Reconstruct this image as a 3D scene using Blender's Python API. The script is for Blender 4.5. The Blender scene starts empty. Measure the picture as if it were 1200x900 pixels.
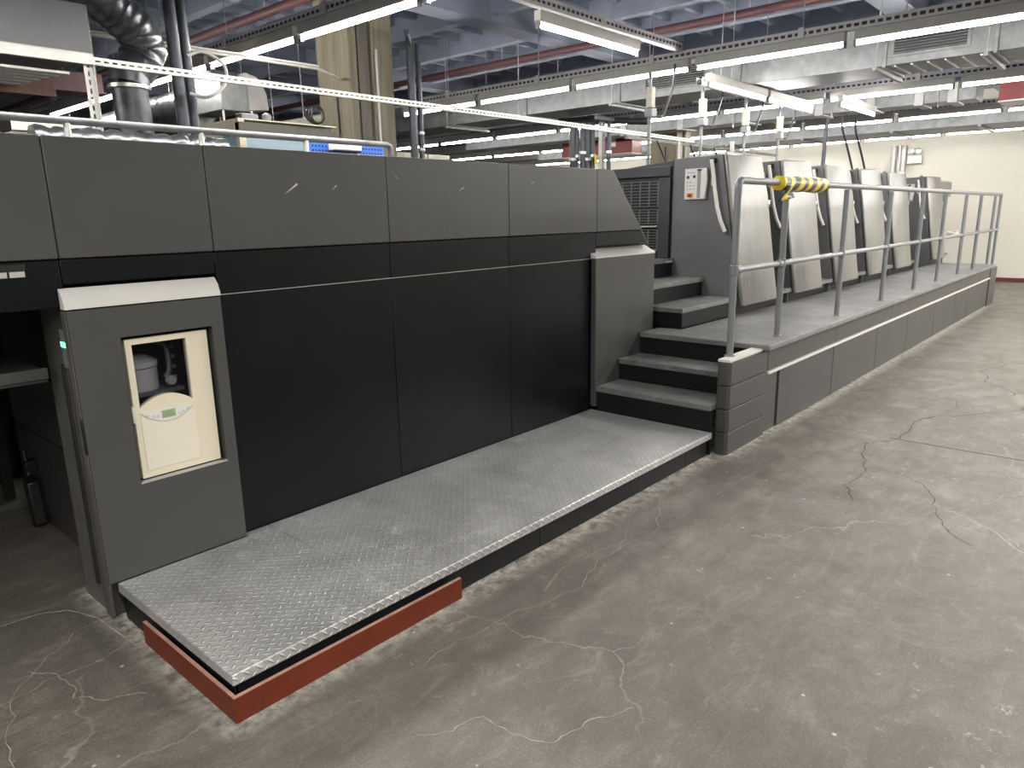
import bpy, bmesh, math, random
from mathutils import Vector, Matrix
random.seed(7)
SC = bpy.context.scene
COL = SC.collection
PI = math.pi

# ------------------------------------------------------------------ materials
def nodes_of(name):
    m = bpy.data.materials.new(name); m.use_nodes = True
    nt = m.node_tree; nt.nodes.clear()
    out = nt.nodes.new('ShaderNodeOutputMaterial')
    b = nt.nodes.new('ShaderNodeBsdfPrincipled')
    nt.links.new(b.outputs[0], out.inputs[0])
    return m, nt, b

def N(nt, typ, **kw):
    n = nt.nodes.new(typ)
    for k, v in kw.items():
        if k.startswith('in_'):
            key = k[3:]
            key = int(key) if key.isdigit() else key
            n.inputs[key].default_value = v
        else:
            setattr(n, k, v)
    return n

def math_(nt, op, a, b=None, c=None, clamp=False):
    n = nt.nodes.new('ShaderNodeMath'); n.operation = op; n.use_clamp = clamp
    for i, x in enumerate((a, b, c)):
        if x is None: continue
        if isinstance(x, (int, float)): n.inputs[i].default_value = x
        else: nt.links.new(x, n.inputs[i])
    return n.outputs[0]

def ramp(nt, fac, stops):
    r = nt.nodes.new('ShaderNodeValToRGB')
    e = r.color_ramp.elements
    while len(e) < len(stops): e.new(0.5)
    for i, (p, c) in enumerate(stops):
        e[i].position = p
        e[i].color = (c, c, c, 1) if isinstance(c, (int, float)) else (*c, 1)
    nt.links.new(fac, r.inputs[0])
    return r.outputs[0]

def mix(nt, fac, a, b, blend='MIX'):
    n = nt.nodes.new('ShaderNodeMix'); n.data_type = 'RGBA'; n.blend_type = blend
    for i, x in ((0, fac), (6, a), (7, b)):
        if isinstance(x, (int, float)): n.inputs[i].default_value = x if i == 0 else (x, x, x, 1)
        elif isinstance(x, tuple): n.inputs[i].default_value = (*x, 1)
        else: nt.links.new(x, n.inputs[i])
    return n.outputs[2]

def noise(nt, vec, scale, detail=4, rough=0.55, dist=0):
    n = N(nt, 'ShaderNodeTexNoise'); n.inputs['Scale'].default_value = scale
    n.inputs['Detail'].default_value = detail; n.inputs['Roughness'].default_value = rough
    n.inputs['Distortion'].default_value = dist
    nt.links.new(vec, n.inputs['Vector'])
    return n.outputs[0]

def coords(nt, stretch=(1, 1, 1)):
    t = N(nt, 'ShaderNodeTexCoord'); mp = N(nt, 'ShaderNodeMapping')
    mp.inputs['Scale'].default_value = stretch
    nt.links.new(t.outputs['Object'], mp.inputs[0])
    return mp.outputs[0]

def bump(nt, b, h, strength=0.2, dist=0.01):
    n = N(nt, 'ShaderNodeBump'); n.inputs['Strength'].default_value = strength
    n.inputs['Distance'].default_value = dist
    nt.links.new(h, n.inputs['Height']); nt.links.new(n.outputs[0], b.inputs['Normal'])

def mat(name, col, rough=0.5, metal=0.0, var=0.12, scale=6, stretch=(1, 1, 1), wear=0.0, wearcol=(0.45, 0.45, 0.43), bmp=0.0, bscale=60, spec=None):
    m, nt, b = nodes_of(name)
    v = coords(nt, stretch)
    n1 = noise(nt, v, scale, 6, 0.6)
    lo = tuple(c * (1 - var) for c in col); hi = tuple(min(1, c * (1 + var)) for c in col)
    c = ramp(nt, n1, [(0.3, lo), (0.7, hi)])
    if wear > 0:
        n2 = noise(nt, v, scale * 3.1, 8, 0.7, 0.4)
        w = ramp(nt, n2, [(0.60, 0.0), (0.78, wear)])
        c = mix(nt, w, c, wearcol)
    nt.links.new(c, b.inputs['Base Color'])
    b.inputs['Metallic'].default_value = metal
    if spec is not None: b.inputs['Specular IOR Level'].default_value = spec
    rr = ramp(nt, n1, [(0.2, max(0.05, rough - 0.06)), (0.8, min(1, rough + 0.06))])
    nt.links.new(rr, b.inputs['Roughness'])
    if bmp > 0:
        bump(nt, b, noise(nt, v, bscale, 4), bmp, 0.004)
    return m

def emit(name, col, strength):
    m, nt, b = nodes_of(name)
    b.inputs['Base Color'].default_value = (0.8, 0.8, 0.8, 1)
    b.inputs['Emission Color'].default_value = (*col, 1)
    b.inputs['Emission Strength'].default_value = strength
    return m

def checker_plate(name, k=1.0, metal=0.55, ro=0.0):
    """five-millimetre tear plate: rows of raised lozenges turned alternately by 45 degrees"""
    m, nt, b = nodes_of(name)
    t = N(nt, 'ShaderNodeTexCoord'); sep = N(nt, 'ShaderNodeSeparateXYZ')
    nt.links.new(t.outputs['Object'], sep.inputs[0])
    X, Y, Z = sep.outputs
    # on the folded-down edges the height takes the place of the depth
    YY = math_(nt, 'ADD', Y, Z)
    p = 0.043
    hs = []
    for off, sgn in ((0.0, 1), (0.5, -1)):
        a = math_(nt, 'SUBTRACT', math_(nt, 'FRACT', math_(nt, 'ADD', math_(nt, 'DIVIDE', X, p), off)), 0.5)
        c = math_(nt, 'SUBTRACT', math_(nt, 'FRACT', math_(nt, 'ADD', math_(nt, 'DIVIDE', YY, p), off)), 0.5)
        u = math_(nt, 'MULTIPLY', math_(nt, 'ADD', a, math_(nt, 'MULTIPLY', c, sgn)), 0.7071 / 0.36)
        w = math_(nt, 'MULTIPLY', math_(nt, 'SUBTRACT', math_(nt, 'MULTIPLY', a, sgn), c), 0.7071 / 0.11)
        d = math_(nt, 'ADD', math_(nt, 'MULTIPLY', u, u), math_(nt, 'MULTIPLY', w, w))
        hs.append(math_(nt, 'SUBTRACT', 1.0, d, clamp=True))
    h = math_(nt, 'MAXIMUM', hs[0], hs[1])
    hh = math_(nt, 'POWER', h, 0.5)
    v = coords(nt)
    n1 = noise(nt, v, 2.2, 6, 0.62, 0.3)
    n2 = noise(nt, v, 38, 4, 0.6)
    n3 = noise(nt, v, 9, 8, 0.7)
    base = ramp(nt, n1, [(0.30, (0.30 * k, 0.303 * k, 0.307 * k)), (0.72, (0.56 * k, 0.562 * k, 0.56 * k))])
    base = mix(nt, ramp(nt, n2, [(0.4, 0.0), (0.75, 0.35)]), base, (0.55 * k, 0.55 * k, 0.54 * k))
    base = mix(nt, ramp(nt, n3, [(0.56, 0.0), (0.72, 0.55)]), base, (0.78 * k, 0.78 * k, 0.76 * k))
    base = mix(nt, math_(nt, 'MULTIPLY', hh, 0.32), base, (0.66 * k, 0.66 * k, 0.66 * k))
    nt.links.new(base, b.inputs['Base Color'])
    b.inputs['Metallic'].default_value = metal
    nt.links.new(ramp(nt, n3, [(0.3, 0.30 + ro), (0.7, 0.5 + ro)]), b.inputs['Roughness'])
    bump(nt, b, math_(nt, 'ADD', hh, math_(nt, 'MULTIPLY', n2, 0.08)), 1.0, 0.005)
    return m

def floor_material():
    m, nt, b = nodes_of('worn_concrete')
    v = coords(nt)
    big = noise(nt, v, 0.55, 5, 0.6, 0.4)
    mid = noise(nt, v, 2.3, 8, 0.68, 0.6)
    fine = noise(nt, v, 26, 6, 0.65)
    c = ramp(nt, big, [(0.28, (0.094, 0.087, 0.074)), (0.72, (0.19, 0.176, 0.150))])
    c = mix(nt, ramp(nt, mid, [(0.38, 0.0), (0.62, 0.6)]), c, (0.115, 0.106, 0.089))
    c = mix(nt, ramp(nt, fine, [(0.35, 0.32), (0.65, 0.0)]), c, (0.09, 0.08, 0.066))
    # trowel sweeps
    vs = coords(nt, (0.6, 3.2, 1))
    sw = noise(nt, vs, 2.1, 6, 0.7, 1.4)
    c = mix(nt, ramp(nt, sw, [(0.54, 0.0), (0.72, 0.42)]), c, (0.25, 0.235, 0.20))
    # dark oily stains
    st = noise(nt, v, 1.25, 4, 0.6, 0.9)
    c = mix(nt, ramp(nt, st, [(0.56, 0.0), (0.70, 0.55)]), c, (0.062, 0.056, 0.047))
    # chips and scuffs of white paint
    ch = noise(nt, v, 13, 9, 0.78, 0.3)
    chm = noise(nt, v, 0.9, 3, 0.5)
    chips = math_(nt, 'MULTIPLY', ramp(nt, ch, [(0.60, 0.0), (0.66, 0.75)]), ramp(nt, chm, [(0.46, 0.0), (0.60, 1.0)]))
    c = mix(nt, chips, c, (0.42, 0.4, 0.35))
    # fine grit and pale flecks
    gr_ = noise(nt, v, 120, 3, 0.6)
    c = mix(nt, ramp(nt, gr_, [(0.35, 0.3), (0.5, 0.0)]), c, (0.06, 0.055, 0.046))
    c = mix(nt, ramp(nt, gr_, [(0.58, 0.0), (0.72, 0.35)]), c, (0.36, 0.34, 0.30))
    fk = N(nt, 'ShaderNodeTexVoronoi'); fk.inputs['Scale'].default_value = 5.5; nt.links.new(v, fk.inputs['Vector'])
    c = mix(nt, ramp(nt, fk.outputs['Distance'], [(0.0, 0.8), (0.03, 0.8), (0.045, 0.0)]), c, (0.5, 0.48, 0.43))
    mo = noise(nt, coords(nt, (1, 1.6, 1)), 4.5, 12, 0.75, 0.5)
    c = mix(nt, ramp(nt, mo, [(0.36, 0.5), (0.52, 0.0)]), c, (0.075, 0.069, 0.058))
    c = mix(nt, ramp(nt, mo, [(0.54, 0.0), (0.70, 0.5)]), c, (0.27, 0.253, 0.215))
    # thin drag scratches
    sc_ = noise(nt, coords(nt, (1.0, 14.0, 1)), 3.0, 7, 0.75, 0.8)
    c = mix(nt, ramp(nt, sc_, [(0.66, 0.0), (0.70, 0.3)]), c, (0.36, 0.34, 0.30))
    # white spray powder that has settled round the foot of the step platform and the steps
    t = N(nt, 'ShaderNodeTexCoord'); sep = N(nt, 'ShaderNodeSeparateXYZ')
    nt.links.new(t.outputs['Object'], sep.inputs[0])
    X, Y, Z = sep.outputs
    def rect_d(x0, x1, y0, y1):
        dx = math_(nt, 'MAXIMUM', math_(nt, 'SUBTRACT', x0, X), math_(nt, 'MAXIMUM', math_(nt, 'SUBTRACT', X, x1), 0.0))
        dy = math_(nt, 'MAXIMUM', math_(nt, 'SUBTRACT', y0, Y), math_(nt, 'MAXIMUM', math_(nt, 'SUBTRACT', Y, y1), 0.0))
        return math_(nt, 'SQRT', math_(nt, 'ADD', math_(nt, 'MULTIPLY', dx, dx), math_(nt, 'MULTIPLY', dy, dy)))
    d = math_(nt, 'MINIMUM', rect_d(0.92, 4.4, -1.0, 0.3), rect_d(4.37, 14.1, -1.07, 0.3))
    pw = math_(nt, 'MULTIPLY', ramp(nt, d, [(0.0, 1.0), (0.022, 0.7), (0.11, 0.0)]), ramp(nt, noise(nt, v, 16, 8, 0.75, 0.3), [(0.40, 0.05), (0.60, 0.85)]))
    c = mix(nt, pw, c, (0.60, 0.58, 0.52))
    # hairline cracks
    wob = N(nt, 'ShaderNodeTexNoise'); wob.inputs['Scale'].default_value = 2.6; wob.inputs['Detail'].default_value = 8
    nt.links.new(v, wob.inputs['Vector'])
    vm = N(nt, 'ShaderNodeVectorMath', operation='MULTIPLY_ADD')
    nt.links.new(wob.outputs['Color'], vm.inputs[0]); vm.inputs[1].default_value = (0.5, 0.5, 0); nt.links.new(v, vm.inputs[2])
    vo = N(nt, 'ShaderNodeTexVoronoi', feature='DISTANCE_TO_EDGE'); vo.inputs['Scale'].default_value = 0.75
    nt.links.new(vm.outputs[0], vo.inputs['Vector'])
    cm = math_(nt, 'MULTIPLY', ramp(nt, vo.outputs['Distance'], [(0.0, 0.5), (0.0022, 0.0)]), ramp(nt, noise(nt, v, 0.7, 2), [(0.5, 0.0), (0.6, 1.0)]))
    c = mix(nt, cm, c, (0.36, 0.34, 0.29))
    nt.links.new(c, b.inputs['Base Color'])
    nt.links.new(ramp(nt, mid, [(0.3, 0.34), (0.7, 0.6)]), b.inputs['Roughness'])
    b.inputs['Specular IOR Level'].default_value = 0.4
    bump(nt, b, math_(nt, 'ADD', fine, math_(nt, 'MULTIPLY', mid, 2.0)), 0.12, 0.006)
    return m

def tape_material():
    m, nt, b = nodes_of('hazard_tape_stripes')
    t = N(nt, 'ShaderNodeTexCoord'); sep = N(nt, 'ShaderNodeSeparateXYZ')
    nt.links.new(t.outputs['Object'], sep.inputs[0])
    s = math_(nt, 'ADD', sep.outputs[0], math_(nt, 'MULTIPLY', sep.outputs[2], -0.7))
    f = math_(nt, 'FRACT', math_(nt, 'DIVIDE', s, 0.165))
    k = math_(nt, 'GREATER_THAN', f, 0.48)
    c = mix(nt, k, (0.75, 0.56, 0.03), (0.018, 0.018, 0.018))
    nt.links.new(c, b.inputs['Base Color']); b.inputs['Roughness'].default_value = 0.35
    return m

M = {}
M['floor'] = floor_material()
M['plate'] = checker_plate('checker_plate', 1.18)
M['plate2'] = checker_plate('dull_checker_plate', 0.50, 0.4, 0.12)
M['upper'] = mat('graphite_panel_paint', (0.060, 0.060, 0.0595), 0.42, 0, 0.06, 3, wear=0.12, wearcol=(0.16, 0.16, 0.155), bmp=0.03, bscale=300)
M['black'] = mat('anthracite_panel_paint', (0.0030, 0.0043, 0.0060), 0.38, 0, 0.12, 3, wear=0.05, wearcol=(0.03, 0.03, 0.03), bmp=0.03, bscale=300, spec=0.22)
M['cab'] = mat('graphite_cabinet_paint', (0.058, 0.057, 0.0555), 0.45, 0, 0.06, 3, wear=0.12, wearcol=(0.16, 0.155, 0.145), bmp=0.03, bscale=300)
M['skirt'] = mat('skirting_paint', (0.056, 0.0545, 0.052), 0.45, 0, 0.12, 3, wear=0.2, wearcol=(0.13, 0.12, 0.11))
M['riser'] = mat('black_riser_paint', (0.010, 0.0105, 0.012), 0.45, 0, 0.2, 4, wear=0.2, wearcol=(0.05, 0.048, 0.045), spec=0.25)
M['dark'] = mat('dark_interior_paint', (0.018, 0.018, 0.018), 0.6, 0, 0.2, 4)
M['olive'] = mat('grey_green_steel', (0.10, 0.097, 0.085), 0.5, 0.1, 0.2, 4, wear=0.3, wearcol=(0.14, 0.135, 0.12))
M['capw'] = mat('pale_cover_cap', (0.62, 0.61, 0.585), 0.4, 0, 0.04, 5, wear=0.15, wearcol=(0.4, 0.39, 0.37))
M['cream'] = mat('cream_plastic', (0.73, 0.67, 0.53), 0.42, 0, 0.03, 4)
M['creaml'] = mat('pale_cream_plastic', (0.76, 0.71, 0.60), 0.42, 0, 0.03, 4)
M['white'] = mat('white_enamel', (0.72, 0.72, 0.69), 0.45, 0, 0.05, 5)
M['lcd'] = mat('green_grey_display', (0.30, 0.38, 0.22), 0.25, 0, 0.1, 30)
M['blk'] = mat('black_plastic', (0.012, 0.012, 0.013), 0.4, 0, 0.2, 10)
M['guard'] = mat('silver_guard_lacquer', (0.235, 0.232, 0.225), 0.32, 0.7, 0.10, 3, stretch=(5, 5, 0.35))
M['hous'] = mat('slate_housing_paint', (0.125, 0.127, 0.132), 0.42, 0.05, 0.14, 2.2, wear=0.25, wearcol=(0.15, 0.15, 0.148))
M['hous2'] = mat('dark_slate_paint', (0.042, 0.044, 0.050), 0.42, 0.05, 0.1, 3, wear=0.15, wearcol=(0.1, 0.1, 0.1))
M['rail'] = mat('grey_rail_paint', (0.21, 0.22, 0.235), 0.33, 0.2, 0.08, 6, wear=0.2, wearcol=(0.35, 0.35, 0.35))
M['alu'] = mat('aluminium', (0.62, 0.62, 0.60), 0.32, 0.75, 0.05, 6)
M['galv'] = mat('galvanised_sheet', (0.23, 0.24, 0.25), 0.45, 0.4, 0.22, 9, wear=0.4, wearcol=(0.34, 0.345, 0.35))
M['foil'] = mat('crinkled_foil', (0.15, 0.157, 0.17), 0.32, 0.8, 0.3, 7, bmp=0.9, bscale=22)
M['wrap'] = mat('dark_foil_wrap', (0.10, 0.105, 0.115), 0.38, 0.5, 0.4, 9, bmp=0.8, bscale=18)
M['strut'] = mat('galvanised_strut', (0.55, 0.55, 0.53), 0.42, 0.3, 0.08, 8)
M['tray'] = mat('grey_cable_tray', (0.42, 0.42, 0.42), 0.45, 0.2, 0.1, 8)
M['lamp'] = mat('lamp_housing_enamel', (0.36, 0.355, 0.335), 0.45, 0, 0.06, 6, wear=0.2, wearcol=(0.25, 0.24, 0.22))
M['tube'] = emit('lit_fluorescent_tube', (1.0, 0.965, 0.90), 42.0)
M['led'] = emit('green_led', (0.05, 1.0, 0.35), 1.0)
M['red'] = mat('red_oxide_paint', (0.135, 0.026, 0.0115), 0.5, 0, 0.16, 5, wear=0.5, wearcol=(0.04, 0.013, 0.01), spec=0.25)
M['worn'] = mat('worn_board_edge', (0.42, 0.24, 0.20), 0.6, 0, 0.2, 12, wear=0.5, wearcol=(0.2, 0.06, 0.04))
M['redp'] = mat('red_enamel', (0.19, 0.026, 0.03), 0.45, 0, 0.08, 4)
M['pipe'] = mat('dull_red_pipe', (0.105, 0.045, 0.052), 0.55, 0, 0.2, 6)
M['dpipe'] = mat('dark_steel_pipe', (0.06, 0.066, 0.08), 0.4, 0.4, 0.2, 6)
M['blue'] = mat('blue_perforated_steel', (0.03, 0.14, 0.60), 0.4, 0, 0.05, 5)
M['yellow'] = mat('yellow_plastic', (0.78, 0.70, 0.04), 0.4, 0, 0.05, 5)
M['amber'] = mat('amber_plate', (0.72, 0.42, 0.05), 0.45, 0, 0.05, 5)
M['sred'] = mat('stop_button_red', (0.30, 0.05, 0.02), 0.4, 0, 0.05, 5)
M['wood'] = mat('brown_board', (0.16, 0.085, 0.06), 0.6, 0, 0.2, 5, stretch=(8, 1, 1))
M['wall'] = mat('cream_wall_paint', (0.64, 0.615, 0.55), 0.65, 0, 0.03, 0.7, bmp=0.05, bscale=30)
M['wallb'] = mat('grey_wall_paint', (0.28, 0.28, 0.27), 0.7, 0, 0.1, 0.7)
M['base'] = mat('dark_red_skirting', (0.12, 0.022, 0.018), 0.5, 0, 0.1, 4)
M['ceil'] = mat('blue_grey_ceiling_paint', (0.25, 0.275, 0.36), 0.7, 0, 0.2, 1.4, stretch=(1, 1, 1), wear=0.25, wearcol=(0.38, 0.38, 0.40), bmp=0.2, bscale=14)
M['conc'] = mat('board_marked_concrete', (0.215, 0.190, 0.138), 0.75, 0, 0.32, 5, stretch=(4.5, 4.5, 0.25), wear=0.5, wearcol=(0.11, 0.095, 0.07), bmp=0.25, bscale=12)
M['chan'] = mat('grimy_column_channel', (0.13, 0.12, 0.095), 0.6, 0.0, 0.25, 5, stretch=(4, 4, 0.3))
M['steelg'] = mat('grey_steel_channel', (0.15, 0.15, 0.145), 0.5, 0.2, 0.15, 5, stretch=(4, 4, 0.3))
M['tape'] = tape_material()
M['crack'] = mat('crack_shadow', (0.045, 0.04, 0.034), 0.9, 0, 0.3, 20)
M['pale'] = mat('pale_chipped_line', (0.36, 0.34, 0.29), 0.8, 0, 0.3, 20)
M['insul'] = mat('dusty_white_board', (0.62, 0.60, 0.53), 0.7, 0, 0.12, 25, wear=0.5, wearcol=(0.3, 0.28, 0.24))
def tinted(name, t):
    m, nt, b = nodes_of(name)
    b.inputs['Base Color'].default_value = (0.01, 0.01, 0.012, 1); b.inputs['Roughness'].default_value = 0.08
    tr = N(nt, 'ShaderNodeBsdfTransparent'); tr.inputs[0].default_value = (t, t, t * 1.03, 1)
    mx = N(nt, 'ShaderNodeMixShader'); mx.inputs[0].default_value = 0.15
    nt.links.new(tr.outputs[0], mx.inputs[1]); nt.links.new(b.outputs[0], mx.inputs[2])
    out = [n for n in nt.nodes if n.type == 'OUTPUT_MATERIAL'][0]; nt.links.new(mx.outputs[0], out.inputs[0])
    return m
M['smoke'] = tinted('smoked_window', 0.85)
M['bglass'] = mat('blue_frosted_pane', (0.28, 0.40, 0.47), 0.2, 0, 0.15, 1.5)

# ------------------------------------------------------------------ geometry helpers
class MB:
    def __init__(s): s.bm = bmesh.new()
    def hexa(s, P):
        v = [s.bm.verts.new(p) for p in P]
        for f in ((0, 3, 2, 1), (4, 5, 6, 7), (0, 1, 5, 4), (1, 2, 6, 5), (2, 3, 7, 6), (3, 0, 4, 7)):
            s.bm.faces.new([v[i] for i in f])
        return s
    def box(s, x0, x1, y0, y1, z0, z1):
        x0, x1 = sorted((x0, x1)); y0, y1 = sorted((y0, y1)); z0, z1 = sorted((z0, z1))
        return s.hexa([(x0, y0, z0), (x1, y0, z0), (x1, y1, z0), (x0, y1, z0), (x0, y0, z1), (x1, y0, z1), (x1, y1, z1), (x0, y1, z1)])
    def prism(s, pts, a, b, axis='y'):
        """polygon pts extruded along an axis: for 'y' points are (x,z), for 'x' (y,z), for 'z' (x,y)"""
        f = {'y': lambda p, t: (p[0], t, p[1]), 'x': lambda p, t: (t, p[0], p[1]), 'z': lambda p, t: (p[0], p[1], t)}[axis]
        A = [s.bm.verts.new(f(p, a)) for p in pts]; B = [s.bm.verts.new(f(p, b)) for p in pts]
        s.bm.faces.new(A); s.bm.faces.new(B[::-1])
        n = len(pts)
        for i in range(n): s.bm.faces.new((A[i], B[i], B[(i + 1) % n], A[(i + 1) % n]))
        return s
    def cable(s, pts, r, n=8, k=6):
        P = [Vector(p) for p in pts]; P = [2 * P[0] - P[1]] + P + [2 * P[-1] - P[-2]]; Q = []
        for a, b, c, d in zip(P, P[1:], P[2:], P[3:]):
            for i in range(k):
                t = i / k; Q.append(0.5 * ((2 * b) + (c - a) * t + (2 * a - 5 * b + 4 * c - d) * t * t + (3 * b - a - 3 * c + d) * t ** 3))
        return s.tube(Q + [P[-2]], r, n)
    def tube(s, pts, r, n=12, caps=True):
        pts = [Vector(p) for p in pts]
        rs = r if isinstance(r, (list, tuple)) else [r] * len(pts)
        rings = []; up = None
        for i, p in enumerate(pts):
            t = (pts[min(i + 1, len(pts) - 1)] - pts[max(i - 1, 0)]).normalized()
            if up is None:
                up = Vector((0, 0, 1)) if abs(t.z) < 0.9 else Vector((1, 0, 0))
            u = (up - t * up.dot(t)).normalized(); w = t.cross(u); up = u
            rings.append([s.bm.verts.new(p + rs[i] * (math.cos(2 * PI * k / n) * u + math.sin(2 * PI * k / n) * w)) for k in range(n)])
        for a, b in zip(rings, rings[1:]):
            for k in range(n): s.bm.faces.new((a[k], a[(k + 1) % n], b[(k + 1) % n], b[k]))
        if caps: s.bm.faces.new(rings[0][::-1]); s.bm.faces.new(rings[-1])
        return s
    def lathe(s, c, prof, n=24, axis='z'):
        f = {'z': lambda r, t, h: (c[0] + r * math.cos(t), c[1] + r * math.sin(t), c[2] + h),
             'y': lambda r, t, h: (c[0] + r * math.cos(t), c[1] + h, c[2] + r * math.sin(t)),
             'x': lambda r, t, h: (c[0] + h, c[1] + r * math.cos(t), c[2] + r * math.sin(t))}[axis]
        rings = [[s.bm.verts.new(f(max(r, 1e-4), 2 * PI * k / n, h)) for k in range(n)] for r, h in prof]
        for a, b in zip(rings, rings[1:]):
            for k in range(n): s.bm.faces.new((a[k], a[(k + 1) % n], b[(k + 1) % n], b[k]))
        s.bm.faces.new(rings[0][::-1]); s.bm.faces.new(rings[-1])
        return s
    def slotted(s, axis, a0, a1, o, h, d, pitch=0.05, slot=0.028, k=0.38):
        """a strip with real slots: long along axis x, y or z at offset o; h = its height, d = thickness"""
        def bx(l0, l1, q0, q1):
            if axis == 'x': s.box(l0, l1, o[1], o[1] + d, o[2] + q0, o[2] + q1)
            elif axis == 'y': s.box(o[0], o[0] + d, l0, l1, o[2] + q0, o[2] + q1)
            else: s.box(o[0] + q0, o[0] + q1, o[1], o[1] + d, l0, l1)
        bx(a0, a1, 0, h * k); bx(a0, a1, h * (1 - k), h)
        t = a0
        while t < a1 - 0.01:
            bx(t, min(t + pitch - slot, a1), h * k, h * (1 - k)); t += pitch
        return s
    def build(s, name, m, parent=None, bevel=0, smooth=True, seg=2):
        o0 = Vector((0, 0, 0))
        if parent is not None:
            p = parent
            while p is not None: o0 += p.location; p = p.parent
        bmesh.ops.recalc_face_normals(s.bm, faces=s.bm.faces)
        bmesh.ops.translate(s.bm, verts=s.bm.verts, vec=-o0)
        me = bpy.data.meshes.new(name); s.bm.to_mesh(me); s.bm.free()
        me.materials.append(M[m] if isinstance(m, str) else m)
        if smooth:
            me.polygons.foreach_set('use_smooth', [True] * len(me.polygons))
            me.set_sharp_from_angle(angle=0.6)
        o = bpy.data.objects.new(name, me); COL.objects.link(o)
        if parent is not None: o.parent = parent
        if bevel:
            md = o.modifiers.new('edge', 'BEVEL'); md.width = bevel; md.segments = seg; md.limit_method = 'ANGLE'; md.angle_limit = 0.6
        return o

def tag(o, label, cat, group=None, kind=None):
    o['label'] = label; o['category'] = cat
    if group: o['group'] = group
    if kind: o['kind'] = kind
    return o
def thing(name, loc, label, cat, group=None):
    o = bpy.data.objects.new(name, None); COL.objects.link(o); o.location = loc; o.empty_display_size = 0.1
    return tag(o, label, cat, group)
def struct(o): o['kind'] = 'structure'; return o
def copy_tree(o, parent=None):
    c = o.copy(); COL.objects.link(c)
    if parent is not None: c.parent = parent
    for ch in list(o.children): copy_tree(ch, c)
    return c
def box(name, m, parent, x0, x1, y0, y1, z0, z1, bevel=0.003):
    return MB().box(x0, x1, y0, y1, z0, z1).build(name, m, parent, bevel)

# ------------------------------------------------------------------ the room
fl = struct(MB().box(-9, 19.2, -12, 17.2, -0.2, 0).build('floor', 'floor', smooth=False))
def jag(pts, w, z=0.0015, depth=4, amp=0.06):
    P = [Vector((x, y, z)) for x, y in pts]
    for _ in range(depth):
        Q = [P[0]]
        for a, b in zip(P, P[1:]):
            d = b - a; n = Vector((-d.y, d.x, 0))
            Q += [(a + b) / 2 + n * random.uniform(-amp, amp) * 2.2, b]
        P = Q
    mb = MB(); L = []; R_ = []
    for i, p in enumerate(P):
        d = (P[min(i + 1, len(P) - 1)] - P[max(i - 1, 0)]).normalized(); n = Vector((-d.y, d.x, 0))
        ww = w * random.uniform(0.35, 1.0)
        L.append(mb.bm.verts.new(p + n * ww)); R_.append(mb.bm.verts.new(p - n * ww))
    for i in range(len(P) - 1): mb.bm.faces.new((L[i], L[i + 1], R_[i + 1], R_[i]))
    return mb
for pts, w, m in (
    ([(4.1, -1.95), (4.3, -1.84), (4.72, -1.83), (5.22, -1.71), (5.6, -1.85), (6.1, -1.85), (6.6, -2.2), (7.2, -2.5)], 0.0045, 'crack'),
    ([(4.72, -1.83), (4.64, -2.15), (4.2, -2.35), (3.86, -2.58)], 0.003, 'crack'),
    ([(6.1, -1.85), (6.9, -1.95), (7.4, -2.3), (8.2, -2.5)], 0.003, 'crack'),
    ([(7.4, -2.3), (8.4, -1.9), (9.3, -2.3)], 0.0045, 'crack'),
    ([(2.2, -1.25), (2.6, -1.2), (3.1, -1.3), (3.5, -1.1)], 0.0015, 'pale'),
    ([(1.25, -1.5), (1.45, -1.6), (1.5, -1.85), (1.8, -1.95)], 0.0015, 'pale'),
    ([(1.5, -1.25), (2.3, -1.35), (2.9, -1.22)], 0.0015, 'pale'),
    ([(3.6, -1.3), (4.2, -1.35), (4.8, -1.22)], 0.0015, 'pale'),
    ([(0.35, -0.75), (0.62, -0.1), (0.9, 0.05)], 0.0015, 'pale'),
    ([(0.1, -0.55), (0.45, -0.3), (0.9, -0.2)], 0.0015, 'pale')):
    jag(pts, w).build('crack', m, fl, smooth=False)
jag([(0.2, 0.15), (0.40, 0.25), (0.56, 0.283), (0.70, 0.272), (0.79, 0.21), (0.85, 0.04), (0.875, -0.3)], 0.004, depth=3, amp=0.012).build('scrape_arc', 'pale', fl, smooth=False)
jag([(0.55, -0.16), (0.60, -0.45), (0.78, -0.62)], 0.002).build('scrape_arc', 'pale', fl, smooth=False)
MB().box(5.452, 5.46, -5.5, -1.8, 0, 0.0012).build('expansion_joint', 'crack', fl, smooth=False)
MB().box(12.4, 12.412, -9, -1.6, 0, 0.0012).build('expansion_joint', 'crack', fl, smooth=False)
c = MB().box(-9, 19.2, -12, 17.2, 4.3, 4.5)
for i in range(22):
    x = -8.2 + 1.28 * i
    c.box(x - 0.07, x + 0.07, -12, 17.2, 4.02, 4.31)
for i in range(60):
    y = -11.9 + 0.48 * i
    c.box(-9, 19.2, y - 0.04, y + 0.04, 4.2, 4.31)
for y in (-8.3, -4.3, -0.3, 3.7, 7.7, 11.7): c.box(-9, 19.2, y - 0.17, y + 0.17, 3.94, 4.31)
struct(c.build('ceiling', 'ceil', smooth=False))
struct(MB().box(18.9, 19.2, -12, 17.2, 0, 4.3).build('wall_far', 'wall', smooth=False))
struct(MB().box(-9, 18.9, 16.9, 17.2, 0, 4.3).build('wall_back', 'wallb', smooth=False))
struct(MB().box(-9.3, -9, -12, 17.2, 0, 4.3).build('wall_left', 'wallb', smooth=False))
struct(MB().box(-9, 18.9, -12.3, -12, 0, 4.3).build('wall_front', 'wall', smooth=False))
struct(MB().box(18.878, 18.9, -12, 16.9, 0, 0.09).build('baseboard_far', 'base', smooth=False))

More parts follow.
